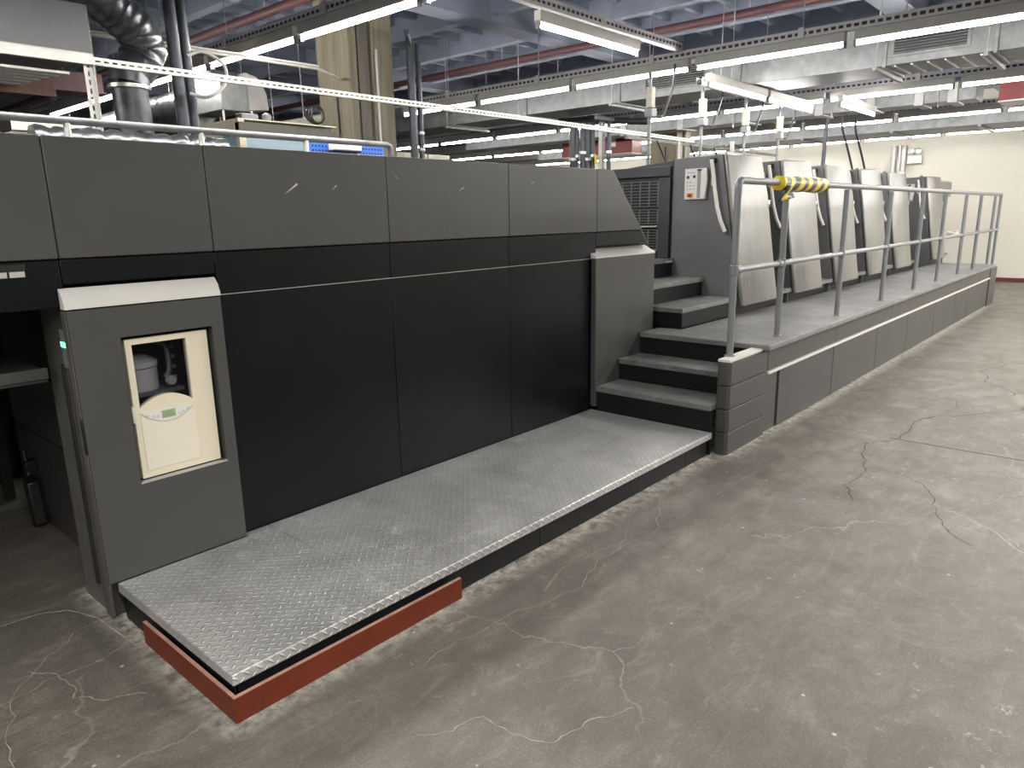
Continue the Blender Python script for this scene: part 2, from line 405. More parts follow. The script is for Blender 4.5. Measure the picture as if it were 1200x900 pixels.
# ------------------------------------------------------------------ delivery end of the press
Z1, Z2, Z3 = 1.2845, 1.469, 1.909
d = thing('press_delivery', (2.6, 0.8, 0), 'long graphite and black machine housing with light seams along the left side', 'printing press')
MB().prism([(-2.2, 1.375), (-2.2, 1.895), (4.535, 1.895), (5.05, 1.375)], 0.02, 2.4, 'y').build('core_housing', 'dark', d)
MB().box(1.5, 4.285, 0.02, 0.33, 0.0, 1.375).box(4.285, 5.07, 0.055, 0.33, 0.0, 1.375).build('core_housing', 'dark', d)
MB().box(1.075, 5.07, 0.33, 1.66, 0.0, 1.375).build('core_housing', 'dark', d)
SX = [-2.2, -0.1, 0.903, 1.497, 2.459, 3.409, 4.3555]
SX2 = [-2.2, -0.1, 0.903, 2.459, 3.409, 4.3555]
g = 0.0014
SXU = [-2.2, -0.1, 0.903, 1.497, 2.459, 3.409]
for a, b in zip(SXU, SXU[1:] + [4.3555]):
    MB().box(a + g, b - g, -0.010, 0.02, Z2 + 0.0045, Z3).build('upper_panel', 'upper', d, 0.004)
MB().prism([(4.3555 + g, Z2 + 0.0045), (4.968, Z2 + 0.0045), (4.556, Z3), (4.3555 + g, Z3)], -0.010, 0.02, 'y').build('upper_panel', 'upper', d, 0.004)
for a, b in ((-2.2, -0.1), (-0.1, 0.903)):
    MB().box(a + g, b - g, -0.002, 0.02, 1.294, Z2).build('middle_panel', 'black', d, 0.003)
for a, b in ((0.903, 1.497), (1.497, 2.459), (2.459, 3.409), (3.409, 4.3555)):
    MB().box(a + g, b - g, -0.002, 0.02, Z1 + 0.004 + (0.09 if b < 1.5 else 0), Z2).build('middle_panel', 'black', d, 0.003)
MB().prism([(4.3555 + g, 1.37), (5.065, 1.37), (4.962, Z2), (4.3555 + g, Z2)], -0.002, 0.02, 'y').build('middle_panel', 'black', d, 0.003)
for a, b in ((1.497, 2.459), (2.459, 3.409), (3.409, 4.288)):
    MB().box(a + g, b - g, 0.0, 0.02, 0.03, Z1 - 0.002).build('lower_panel', 'black', d, 0.003)
    MB().box(a + g, b - g, -0.004, 0.018, Z1 - 0.0005, Z1 + 0.0025).build('seam_strip', 'alu', d)
for x, z, dx, dz, w_ in ((1.86, 1.712, 0.075, 0.045, 0.006), (2.12, 1.735, 0.03, 0.02, 0.003), (2.49, 1.80, 0.05, -0.03, 0.003), (2.50, 1.83, 0.04, -0.035, 0.002), (2.98, 1.74, 0.04, 0.02, 0.002), (3.62, 1.79, 0.03, 0.015, 0.002)):
    MB().prism([(x, z), (x + dx, z + dz), (x + dx * 0.9, z + dz + w_)], -0.0105, -0.0095, 'y').build('scratch_mark', 'capw', d, smooth=False)
MB().prism([(4.555, 1.909), (4.57, 1.909), (5.075, 1.371), (5.06, 1.371)], 0.0, 2.4, 'y').build('sloped_end_panel', 'upper', d)
MB().box(-2.2, 4.55, 0.02, 2.4, 1.895, 1.909).build('top_panel', 'upper', d, 0.003)
cn = MB().box(0.68, 0.79, -0.006, 0.01, 1.412, 1.462).build('counter', 'blk', d, 0.002); cn['label'] = 'small black counter window with pale digit plates'
for k in range(2): MB().box(0.685 + 0.055 * k, 0.732 + 0.055 * k, -0.0075, 0, 1.415, 1.435).build('digit_plate', 'strut', cn)

# opening below the left end: inner side frame, pile beam, legs
sf = d
MB().box(1.045, 1.074, 0.33, 1.655, 0.0, 0.515).build('side_plate', 'cab', sf, 0.003)
MB().box(1.045, 1.074, 0.33, 1.655, 0.52, 0.86).build('side_plate', 'cab', sf, 0.003)
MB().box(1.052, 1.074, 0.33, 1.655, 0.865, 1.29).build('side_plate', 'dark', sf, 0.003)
MB().box(0.985, 1.044, 1.33, 1.40, 0.30, 0.36).build('lever_bracket', 'blk', sf, 0.006)
MB().prism([(1.235, 0.03), (1.30, 0.0), (1.36, 0.24), (1.33, 0.29), (1.27, 0.26)], 0.965, 1.02, 'x').build('lever', 'blk', sf, 0.008)['label'] = 'black lever in the opening at the left end'
MB().cable([(1.0, 1.37, 0.42), (1.0, 1.36, 0.33), (0.995, 1.32, 0.24)], 0.012, 8).build('lever_rod', 'blk', sf)
pb = thing('pile_beam', (0.2, 0.6, 0.985), 'pale edged steel beam crossing the opening at far left', 'beam')
MB().box(-2.0, 0.86, 0.2, 1.2, 0.985, 1.035).build('beam_body', 'hous2', pb, 0.004)
MB().box(-2.0, 0.86, 0.19, 0.2, 1.0, 1.045).build('edge_strip', 'cab', pb, 0.002)
pp = thing('pile_board_frame', (0.8, 2.0, 0), 'black uprights standing deep in the opening at far left', 'machine frame')
for x in (0.78, 0.96, 1.1): MB().box(x, x + 0.05, 1.75, 1.8, 0, 1.3).build('upright', 'blk', pp, 0.004)
MB().box(-2.0, 1.3, 2.3, 2.35, 0, 1.37).build('rear_plate', 'blk', pp)
MB().box(0.7, 1.1, 1.68, 1.78, 0, 0.04).build('foot_plate', 'olive', pp, 0.004)

# powder cabinet with the cream door
cb = thing('powder_cabinet', (1.19, 0.13, 0), 'graphite cabinet with a pale top cap and a cream windowed door', 'cabinet')
X0, X1, F = 0.8876, 1.4855, -0.043
b_ = MB()                                                     # front frame round the recess
b_.box(X0, 1.062, F, 0.0, 0.166, 1.281); b_.box(1.435, X1, F, 0.0, 0.166, 1.281)
b_.box(1.062, 1.435, F, 0.0, 1.160, 1.281); b_.box(1.062, 1.435, F, 0.0, 0.166, 0.553)
b_.build('front_frame', 'cab', cb)
MB().box(X0 + 0.004, 1.062, 0.0, 0.06, 0.0, 1.28).box(1.435, X1, 0.0, 0.06, 0.0, 1.28).box(1.062, 1.435, 0.0, 0.06, 1.16, 1.28).box(1.062, 1.435, 0.0, 0.06, 0.0, 0.553).build('door_frame', 'cab', cb)
MB().box(X0 + 0.012, X0 + 0.03, 0.06, 0.315, 0.0, 1.29).build('side_panel', 'olive', cb, 0.003)
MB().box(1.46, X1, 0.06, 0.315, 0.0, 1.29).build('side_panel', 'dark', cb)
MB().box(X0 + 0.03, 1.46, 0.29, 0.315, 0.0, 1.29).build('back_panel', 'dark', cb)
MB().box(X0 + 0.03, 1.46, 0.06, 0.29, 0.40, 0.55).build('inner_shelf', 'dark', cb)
MB().box(X0 - 0.002, X0 + 0.012, -0.03, 0.02, 0.01, 1.28).build('corner_post', 'olive', cb, 0.004)
MB().box(X0 + 0.002, X0 + 0.012, 0.10, 0.13, 0.12, 1.06).build('side_slot', 'dark', cb)
MB().box(X0 - 0.006, X0 + 0.012, -0.038, -0.022, 0.72, 0.86).build('hinge', 'blk', cb, 0.002)
cap = MB().prism([(F - 0.002, 1.287), (F, 1.30), (F + 0.012, 1.335), (F + 0.036, 1.362), (0.0, 1.364), (0.0, 1.287)], X0 - 0.004, X1 + 0.002, 'x').build('top_cap', 'capw', cb)
cap['label'] = 'pale rounded top cap'
MB().box(1.062, 1.435, F - 0.003, F + 0.02, 0.549, 0.556).build('sill_strip', 'alu', cb)
st = MB().box(X0 + 0.0005, X0 + 0.004, 0.022, 0.075, 1.055, 1.205).build('sticker', 'galv', cb); st['label'] = 'narrow grey label strip with a green light'
MB().box(X0 - 0.001, X0 + 0.003, 0.022, 0.075, 1.137, 1.158).build('green_light', 'led', st)
# the door: ring with an arched lower edge of the window
dx0, dx1, dz0, dz1, dy = 1.082, 1.418, 0.560, 1.144, -0.018
door = MB()
door.box(dx0, 1.107, dy, 0.012, dz0, dz1); door.box(1.326, dx1, dy, 0.012, dz0, dz1)
door.box(1.107, 1.326, dy, 0.012, 1.121, dz1)
arc = [(1.107 + 0.219 * t / 14, 0.857 + 0.043 * (1 - (2 * t / 14 - 1) ** 2)) for t in range(15)]
door.prism(arc + [(1.326, dz0), (1.107, dz0)], dy, 0.012, 'y')
dr = door.build('door', 'cream', cb); dr['label'] = 'cream door with smoked window'
wn = MB().box(1.104, 1.329, -0.006, -0.002, 0.85, 1.124).build('viewing_window', 'smoke', dr)
lens = [(1.104 + 0.221 * t / 16, 0.838 - 0.052 * (1 - (2 * t / 16 - 1) ** 2)) for t in range(17)]
cp = MB().prism(lens, dy - 0.006, dy, 'y').build('control_strip', 'white', dr)
MB().prism([(1.104, dz0 + 0.03), (1.330, dz0 + 0.03), (1.330, 0.832)] + [(x, z - 0.006) for x, z in lens[::-1]] , dy - 0.003, dy, 'y').build('lower_flap', 'creaml', dr, 0.001)
MB().box(1.188, 1.243, dy - 0.0075, dy, 0.800, 0.832).build('display', 'lcd', dr)
for x, z in ((1.13, 0.822), (1.155, 0.815), (1.172, 0.811), (1.262, 0.808), (1.278, 0.812), (1.298, 0.822)):
    MB().lathe((x, dy - 0.0085, z), [(0.006, 0), (0.007, 0.004)], 12, 'y').build('button', 'capw', dr)
MB().box(1.074, 1.084, dy - 0.004, 0.0, 0.80, 0.87).build('door_latch', 'capw', dr, 0.002)
cn = thing('powder_canister', (1.17, 0.13, 0.90), 'grey canister standing behind the smoked door window', 'canister')
MB().lathe((1.165, 0.15, 0.90), [(0.085, 0), (0.09, 0.005), (0.09, 0.10), (0.094, 0.105), (0.094, 0.125), (0.085, 0.13), (0.05, 0.15)], 28).build('jar', 'white', cn)
MB().cable([(1.28, 0.12, 0.94), (1.30, 0.12, 0.98), (1.30, 0.14, 1.08), (1.25, 0.18, 1.10)], 0.012, 8).build('hose', 'galv', cn)
MB().lathe((1.165, 0.15, 1.0), [(0.0905, 0), (0.093, 0.002), (0.093, 0.012), (0.0905, 0.014)], 28).build('band', 'blk', cn)
for k in range(4): MB().lathe((1.315, 0.10, 0.94 + 0.045 * k), [(0.008, 0), (0.01, 0.004), (0.006, 0.012)], 10, 'y').build('fitting', 'galv', cn)
MB().box(1.10, 1.33, 0.06, 0.25, 0.885, 0.90).build('bracket', 'galv', cn)
MB().lathe((1.29, 0.08, 0.93), [(0.02, 0), (0.022, 0.02), (0.01, 0.03)], 14, 'y').build('gauge', 'capw', cn)

# cover beside the steps
cv = thing('side_cover', (4.7, -0.025, 0.17), 'plain graphite cover plate with pale slanted cap beside the steps', 'cover')
MB().box(4.293, 5.106, -0.05, -0.004, 0.19, 1.285).build('cover_plate', 'cab', cv, 0.006)
cc = MB().prism([(-0.053, 1.287), (-0.053, 1.296), (0.045, 1.352), (0.052, 1.352), (0.052, 1.287)], 4.293, 5.108, 'x').build('slanted_cap', 'capw', cv, 0.003); cc['label'] = 'pale slanted cap'

# ------------------------------------------------------------------ low step platform with red kick boards
lp = thing('step_platform', (2.6, -0.5, 0), 'low checker plate platform in front of the black panels', 'platform')
w, zp = 0.992, 0.1645
for a, b in ((0.915, 1.615), (1.617, 4.305)):
    pts = [(a, -w), (b, -w), (b, -0.004), (1.488, -0.004), (1.488, -0.046), (a, -0.046)] if a < 1 else [(a, -w), (b, -w), (b, -0.004), (a, -0.004)]
    MB().prism(pts, zp - 0.042, zp, 'z').build('tread_plate', 'plate', lp, 0.005)
for a, b in ((0.935, 1.7), (1.703, 2.52), (2.523, 4.0), (4.003, 4.29)):
    MB().box(a, b, -w + 0.03, -w + 0.05, 0.0, zp - 0.042).build('skirt_panel', 'riser', lp, 0.002)
MB().box(0.93, 0.945, -w + 0.03, -0.05, 0.0, zp - 0.042).build('skirt_panel', 'riser', lp, 0.002)
rb = thing('kick_board_angle', (0.9, -1.0, 0), 'red painted board corner fixed round the near end of the low platform', 'kick board')
MB().box(0.902, 1.935, -w - 0.019, -w - 0.003, 0.0, 0.093).build('long_board', 'red', rb, 0.002)
MB().box(0.903, 1.934, -w - 0.018, -w - 0.004, 0.0931, 0.0945).box(0.903, 0.916, -w - 0.002, -0.301, 0.0931, 0.0945).build('worn_edge', 'worn', rb)['label'] = 'pale worn top edge'
MB().box(0.902, 0.917, -w - 0.0025, -0.30, 0.0, 0.093).build('short_board', 'red', rb, 0.002)

# ------------------------------------------------------------------ steps up to the gallery
YB = -0.056
s1 = thing('step', (4.45, -0.5, 0), 'lowest checker plate step with black riser beside kerb block', 'step', 'steps up to the gallery')
MB().box(4.289, 4.61, -0.975, YB, 0.351 - 0.042, 0.351).build('tread', 'plate2', s1, 0.007)
MB().box(4.312, 4.33, -0.975, YB, 0.0, 0.351 - 0.042).build('riser', 'riser', s1, 0.002)
s2 = thing('step', (4.75, -0.5, 0), 'second checker plate step, just below the gallery edge', 'step', 'steps up to the gallery')
MB().box(4.595, 4.895, -0.975, YB, 0.514 - 0.042, 0.514).build('tread', 'plate2', s2, 0.007)
MB().box(4.615, 4.632, -0.975, YB, 0.351, 0.514 - 0.042).build('riser', 'riser', s2, 0.002)
# three steps that turn into the gap between delivery and first unit
ST = ((0.845, -0.262, 0.08, 'checker plate step on the gallery, lowest of the three into the gap'),
      (1.01, 0.06, 0.40, 'middle of the three steps into the gap before the first unit'),
      (1.175, 0.38, 1.15, 'topmost checker plate landing of the three steps into the gap'))
zprev = 0.681
for z, y0, y1, lab in ST:
    t = thing('step', (5.7, (y0 + y1) / 2, zprev), lab, 'step', 'steps into the gap')
    MB().box(5.2 if z < 0.9 else 5.115, 6.194, y0, y1 if z > 1.1 else y1 + 0.0, z - 0.038, z).build('tread', 'plate2', t, 0.005)
    MB().box(5.228 if z < 0.9 else 5.115, 6.194, y0 + 0.018, y0 + 0.034, zprev, z - 0.038).build('riser', 'riser', t, 0.002)
    if z < 0.9: MB().box(5.228, 5.24, y0 + 0.034, y1, zprev, z - 0.038).build('riser', 'riser', t, 0.002)
    zprev = z
MB().box(6.05, 6.15, 0.372, 0.40, 1.142, 1.158).build('step_label', 'capw', t)

# ------------------------------------------------------------------ gallery
ZU = 0.6805
ga = thing('gallery_platform', (9.5, -0.65, 0), 'raised checker plate gallery with graphite skirting along the press units', 'platform')
PL = [4.885, 5.31, 6.66, 8.04, 9.35, 10.5, 11.8, 12.9, 14.14]
MB().prism([(4.885, -1.1156), (8.0, -1.1156), (8.0, -0.26), (5.19, -0.26), (5.19, -0.06), (4.885, -0.06)], ZU - 0.04, ZU, 'z').build('walkway_plate', 'plate2', ga, 0.006)
MB().box(8.003, 14.15, -1.1156, -0.26, ZU - 0.04, ZU).build('walkway_plate', 'plate2', ga, 0.006)
MB().box(14.2, 14.66, -1.07, -0.3, 0.0, 0.62).build('end_steps_block', 'skirt', ga, 0.005)
MB().box(4.905, 4.92, -0.975, -0.06, 0.514, ZU - 0.041).build('riser', 'riser', ga)
for a, b in ((4.985, 6.45), (6.453, 8.2), (8.203, 14.0)):
    MB().box(a, b, -1.0685, -1.045, 0.478, ZU - 0.041).build('fascia', 'skirt', ga, 0.003)
SK = [4.985, 5.231, 6.45, 7.755, 8.94, 10.27, 11.5, 12.39, 14.0]
for i, (a, b) in enumerate(zip(SK, SK[1:])):
    MB().box(a + 0.006, b - 0.006, -1.062 if i else -1.05, -1.03, 0.01, 0.450).build('skirt_panel', 'skirt', ga, 0.004)
for a, b in ((4.985, 5.24), (5.242, 6.45), (6.452, 14.0)):
    MB().box(a, b, -1.082, -1.03, 0.452, 0.472).build('light_strip', 'capw', ga, 0.002)
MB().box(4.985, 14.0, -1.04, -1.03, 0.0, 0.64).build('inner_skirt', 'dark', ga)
MB().box(14.03, 14.18, -1.075, -0.3, 0.0, 0.68).build('end_post', 'skirt', ga, 0.004)
kb = thing('kerb_block', (4.67, -1.02, 0), 'slatted graphite block carrying the first rail post at the step end', 'block')
for i in range(4):
    z0, z1 = 0.16 * i, 0.16 * (i + 1) - 0.006
    MB().prism([(4.365, -0.99), (4.365, -1.05), (4.385, -1.0685), (4.976, -1.0685), (4.976, -0.99)], z0, z1, 'z').build('slat', 'skirt', kb, 0.003)
MB().box(4.372, 4.93, -0.99, -0.978, 0.0, 0.6405).build('inner_plate', 'skirt', kb, 0.002)
tc = MB().box(4.365, 4.884, -1.066, -0.98, 0.638, 0.6545).build('top_strip', 'capw', kb, 0.001); tc['label'] = 'worn pale top strip'

# ------------------------------------------------------------------ hand rail
hr = thing('handrail', (9.5, -0.994, 0.68), 'grey tubular handrail with ten posts along the gallery edge', 'railing')
YR, RR = -0.994, 0.0225
zt = lambda x: 1.793
def post(x, z0, z1): 
    o = MB().tube([(x, YR, z0), (x, YR, z1)], RR, 16).build('post', 'rail', hr)
    MB().lathe((x, YR, z0), [(0.036, 0), (0.036, 0.005), (RR + 0.002, 0.008)], 16).build('foot_flange', 'rail', o)
    MB().lathe((x, YR, 1.19), [(RR + 0.001, 0), (RR + 0.005, 0.004), (RR + 0.005, 0.064), (RR + 0.001, 0.068)], 16).build('clamp', 'rail', o)
XP = [4.505, 5.311, 6.661, 8.04, 9.349, 10.495, 11.789, 12.88, 14.1, 14.64]
for i, x in enumerate(XP): post(x, 0.6545 if i == 0 else (ZU if x < 14.15 else 0.62), 1.765 if i else 1.75)
MB().tube([(4.505, YR, 1.745), (4.508, YR, 1.765), (4.52, YR, 1.785), (4.54, YR, 1.793), (14.6, YR, 1.793), (14.625, YR, 1.787), (14.637, YR, 1.77), (14.64, YR, 1.74)], RR + 0.001, 16).build('top_rail', 'rail', hr)
MB().tube([(4.52, YR, 1.224), (14.63, YR, 1.224)], RR - 0.002, 16).build('middle_rail', 'rail', hr)
for x in (4.56, 5.26):
    MB().lathe((x, YR, 1.224), [(RR - 0.001, -0.035), (RR + 0.004, -0.03), (RR + 0.004, 0.03), (RR - 0.001, 0.035)], 16, 'x').build('rail_coupling', 'rail', hr)
tp = thing('hazard_tape', (5.6, YR, 1.79), 'yellow and black striped tape wrapped round the top rail', 'tape')
MB().lathe((5.13, YR, 1.787), [(RR + 0.004, 0), (RR + 0.030, 0.02), (RR + 0.024, 0.2), (RR + 0.036, 0.36), (RR + 0.030, 0.5), (RR + 0.038, 0.7), (RR + 0.032, 0.92), (RR + 0.004, 0.99)], 16, 'x').build('wrapped_tape', 'tape', tp)
fp = MB(); rows = []
for i in range(7):
    t = i / 6
    rows.append([fp.bm.verts.new((5.14 + 0.24 * s_ + 0.03 * math.sin(5 * t), YR - 0.035 - 0.02 * math.sin(4 * t + 3 * s_), 1.785 - 0.13 * t + 0.035 * s_ * t)) for s_ in (0, 0.33, 0.66, 1)])
for a, b in zip(rows, rows[1:]):
    for k in range(3): fp.bm.faces.new((a[k], a[k + 1], b[k + 1], b[k]))
fo = fp.build('loose_end', 'tape', tp); sm = fo.modifiers.new('thick', 'SOLIDIFY'); sm.thickness = 0.004

# ------------------------------------------------------------------ the press units
UL = ['first silver guarded press unit, nearest, with the white control panel in full view',
      'second silver guarded press unit, the one behind the striped tape',
      'third silver guarded press unit from the steps', 'fourth silver guarded press unit from the steps',
      'fifth silver guarded press unit, last before the wide gap', 'far silver guarded press unit, alone beyond the wide gap']
def make_unit(x):
    u = thing('press_unit', (x, 0.4, 0), UL[0], 'printing press', 'printing units along the gallery')
    side = [(0.42, 0.0), (0.42, 2.078), (0.30, 2.085), (-0.066, 2.094), (-0.275, 0.80), (-0.245, 0.78), (-0.245, 0.0)]
    MB().prism(side, x, x + 0.70, 'x').build('side_housing', 'hous', u, 0.006)
    MB().prism([(0.425, 0.0), (0.425, 2.078), (1.15, 2.0), (1.9, 1.98), (1.9, 0.0)], x + 0.01, x + 1.26, 'x').build('rear_housing', 'hous2', u, 0.006)
    # guard: prismatic silver shield, narrow crest on top, flat at the foot
    gb = MB()
    def sec(z, yb, yf, a, b, e):
        return [gb.bm.verts.new(p) for p in ((x - 0.004, yb, z), (x - 0.004, yb - 0.035, z), (x + a, yf, z), (x + b, yf, z), (x + e, yb - 0.035, z), (x + e, yb, z))]
    S = [sec(2.098, -0.07, -0.185, 0.36, 0.54, 0.62), sec(1.75, -0.125, -0.238, 0.24, 0.62, 0.68), sec(1.35, -0.19, -0.275, 0.11, 0.68, 0.72),
         sec(1.0, -0.25, -0.315, 0.055, 0.72, 0.745), sec(0.765, -0.29, -0.345, 0.04, 0.745, 0.76)]
    for a, b in zip(S, S[1:]):
        for k in range(6): gb.bm.faces.new((a[k], a[(k + 1) % 6], b[(k + 1) % 6], b[k]))
    gb.bm.faces.new(S[0]); gb.bm.faces.new(S[-1][::-1])
    gd = gb.build('guard', 'guard', u, 0.012, seg=3); gd['label'] = 'silver leaning guard'
    lt = MB().box(x + 0.60, x + 0.70, -0.235, -0.20, 1.66, 1.70).build('guard_latch', 'alu', gd, 0.004)
    MB().box(x + 0.62, x + 0.69, -0.245, -0.225, 1.635, 1.66).build('latch_catch', 'blk', gd, 0.003)
    MB().box(x + 0.03, x + 0.72, -0.25, -0.243, 0.68, 0.77).build('plinth', 'riser', u)
    MB().box(x + 0.772, x + 1.262, -0.285, 0.42, 0.78, 0.82).build('foot_plate', 'plate2', u, 0.004)
    MB().box(x + 0.772, x + 1.262, -0.215, -0.197, 0.0, 0.78).build('foot_riser', 'riser', u)
    # long pull bar on the side plate
    hb = MB().tube([(x - 0.05, 0.016, 2.05), (x - 0.056, -0.008, 1.94), (x - 0.060, -0.030, 1.80), (x - 0.060, -0.062, 1.64), (x - 0.056, -0.098, 1.52), (x - 0.047, -0.140, 1.425)], 0.017, 12).build('pull_bar', 'white', u); hb['label'] = 'white curved pull bar'
    MB().box(x - 0.05, x, -0.01, 0.03, 2.02, 2.065).build('bar_bracket', 'blk', hb, 0.004)
    MB().box(x - 0.047, x, -0.125, -0.10, 1.45, 1.48).build('bar_bracket', 'blk', hb, 0.004)
    MB().box(x - 0.012, x, 0.005, 0.03, 1.83, 1.98).build('bar_stop', 'capw', hb, 0.002)
    # control panel
    cpn = MB().box(x - 0.026, x, 0.072, 0.286, 1.713, 1.984).build('control_panel', 'capw', u, 0.004); cpn['label'] = 'white control panel with keys'
    MB().prism([(0.072, 1.713), (0.115, 1.72), (0.115, 1.965), (0.06, 1.984), (0.055, 1.86)], x - 0.05, x - 0.02, 'x').build('panel_flap', 'capw', cpn, 0.003)
    MB().box(x - 0.030, x - 0.02, 0.116, 0.158, 1.725, 1.965).build('panel_groove', 'galv', cpn)
    MB().box(x - 0.05, x - 0.027, 0.116, 0.15, 1.960, 1.976).build('flap_shadow_gap', 'blk', cpn)
    for y, z in ((0.252, 1.909), (0.190, 1.913)):
        MB().box(x - 0.032, x - 0.02, y - 0.012, y + 0.012, z - 0.012, z + 0.012).build('screen_key', 'blk', cpn, 0.002)
    for i in range(3):
        for j in range(3):
            if (i, j) == (0, 2): continue
            MB().box(x - 0.029, x - 0.02, 0.185 + 0.032 * i, 0.199 + 0.032 * i, 1.80 + 0.03 * j, 1.808 + 0.03 * j).build('key', 'galv', cpn)
    MB().box(x - 0.027, x - 0.02, 0.185, 0.265, 1.945, 1.951).build('key_legend', 'galv', cpn)
    ep = MB().box(x - 0.029, x - 0.02, 0.192, 0.226, 1.728, 1.77).build('stop_plate', 'amber', cpn)
    MB().lathe((x - 0.055, 0.226, 1.75), [(0.012, 0), (0.018, 0.004), (0.018, 0.012), (0.009, 0.016), (0.009, 0.03)], 16, 'x').build('stop_button', 'sred', cpn)
    # terminal on top, pipe end
    MB().tube([(x + 0.55, 0.12, 2.075), (x + 0.55, 0.12, 2.12), (x + 0.62, 0.12, 2.13), (x + 0.7, 0.12, 2.11)], 0.012, 8).build('top_handle', 'steelg', u)
    return u
u0 = make_unit(6.2)
for k, x in enumerate((6.2, 7.47, 8.745, 10.01, 11.3, 13.53)):
    if k == 0: continue
    o = copy_tree(u0); o.location.x = x; o['label'] = UL[k]
# grille section behind the first unit's side plate
gr = thing('grille_section', (6.15, 0.8, 1.1), 'dark housing with ventilation grilles behind the sloping machine end', 'machine housing')
MB().box(6.165, 6.205, 0.432, 1.5, 1.93, 2.02).build('upper_plate', 'hous2', gr, 0.004)
MB().box(6.19, 6.205, 0.432, 1.5, 1.18, 1.92).build('back_plate', 'blk', gr)
MB().box(6.165, 6.19, 0.432, 0.55, 1.18, 1.92).build('edge_post', 'hous2', gr, 0.004)
for z0, z1, n in ((1.66, 1.89, 8), (1.50, 1.63, 5), (1.26, 1.44, 7)):
    gg = MB()
    for k in range(n + 1):
        z = z0 + (z1 - z0) * k / n; gg.box(6.172, 6.180, 0.56, 1.45, z - 0.004, z + 0.004)
    for k in range(10):
        y = 0.56 + 0.89 * k / 9; gg.box(6.174, 6.182, y - 0.006, y + 0.006, z0, z1)
    gg.build('grille', 'hous', gr)
MB().box(6.16, 6.185, 0.56, 1.45, 1.465, 1.478).build('bright_bar', 'alu', gr, 0.002)
MB().box(6.16, 6.185, 0.56, 1.45, 1.245, 1.252).build('bright_bar', 'alu', gr, 0.002)
MB().box(6.168, 6.185, 0.56, 1.45, 1.185, 1.235).build('red_strip', 'pipe', gr)
# feeder at the far end
fd = thing('feeder_unit', (14.9, 0.5, 0), 'pale topped feeder housing at the far end of the gallery', 'printing press')
MB().prism([(-0.066, 1.79), (-0.066, 2.05), (0.0, 2.08), (0.41, 2.08), (0.41, 1.79)], 14.51, 15.62, 'x').build('feeder_hood', 'guard', fd, 0.01)
MB().box(14.81, 15.5, 0.0, 0.41, 0.0, 1.789).build('feeder_body', 'hous2', fd, 0.01)
MB().tube([(15.52, -0.1, 1.15), (15.55, -0.2, 1.12), (15.7, -0.22, 1.12), (15.8, -0.2, 1.15)], 0.03, 10).build('pull_handle', 'capw', fd)

# ------------------------------------------------------------------ lamps
def make_lamp():
    L = 1.475
    o = thing('fluorescent_lamp', (0, 0, 3.05), '', 'ceiling lamp')
    MB().prism([(-0.026, 3.078), (0.026, 3.078), (0.034, 3.095), (0.034, 3.165), (-0.034, 3.165), (-0.034, 3.095)], -L / 2, L / 2, 'y').build('reflector', 'lamp', o, 0.004)
    MB().tube([(0, -L / 2 + 0.02, 3.05), (0, L / 2 - 0.02, 3.05)], 0.0115, 10).build('tube', 'tube', o)
    for s_ in (-1, 1):
        MB().box(-0.018, 0.018, s_ * (L / 2 - 0.018), s_ * (L / 2 + 0.006), 3.025, 3.09).build('socket', 'steelg', o, 0.004)
    return o
lamp0 = make_lamp(); first = [True]
def lamp(x, y, label, group, along_x=False, z=3.05):
    o = lamp0 if first[0] else copy_tree(lamp0); first[0] = False
    o.location = (x, y, z); o.rotation_euler = (0, 0, PI / 2 if along_x else 0)
    o['label'] = label; o['group'] = group
def tray(name, label, axis, a0, a1, c, z, hang=1.6, group='perforated cable trays'):
    loc = (c, (a0 + a1) / 2, z) if axis == 'y' else ((a0 + a1) / 2, c, z)
    t = thing(name, loc, label, 'cable tray', group)
    m = MB(); o1 = (c - 0.035, 0, z) if axis == 'y' else (0, c - 0.035, z); o2 = (c + 0.033, 0, z) if axis == 'y' else (0, c + 0.033, z)
    m.slotted(axis, a0, a1, o1, 0.075, 0.002, 0.066, 0.042, 0.30); m.box(*((c + 0.033, c + 0.035, a0, a1) if axis == 'y' else (a0, a1, c + 0.033, c + 0.035)), z, z + 0.075)
    if axis == 'y': m.box(c - 0.034, c + 0.034, a0, a1, z - 0.0015, z)
    else: m.box(a0, a1, c - 0.034, c + 0.034, z - 0.0015, z)
    m.build('channel', 'tray', t, smooth=False)
    cbm = MB()
    for dq in (-0.018, 0.0, 0.018):
        if axis == 'y': cbm.box(c + dq - 0.008, c + dq + 0.008, a0, a1, z, z + 0.05)
        else: cbm.box(a0, a1, c + dq - 0.008, c + dq + 0.008, z, z + 0.05)
    cbm.build('cables', 'blk', t, 0.004)
    q = a0 + 0.5
    while q < a1:
        x, y = (c, q) if axis == 'y' else (q, c)
        hg = MB().tube([(x, y, z + 0.075), (x, y, 3.97)], 0.005, 6).build('hanger_rod', 'tray', t)
        MB().box(x - 0.045, x + 0.045, y - 0.03, y + 0.03, z - 0.004, z + 0.09).build('hanger_bracket', 'tray', hg, 0.003)
        q += hang
RN = {'A': 'first row, over the machine front', 'B': 'second row, before the big duct', 'C': 'third row', 'D': 'fourth row', 'E': 'last row, along the cream wall'}
ROWS = {'A': (3.68, 0.30, 6, 1.55), 'B': (7.3, -2.96, 5, 1.555), 'C': (10.72, -1.70, 8, 1.55), 'D': (13.95, -1.75, 9, 1.55), 'E': (17.4, -1.65, 8, 1.55)}
ORD = ['nearest', 'second', 'third', 'fourth', 'fifth', 'sixth', 'seventh', 'eighth', 'ninth', 'tenth']
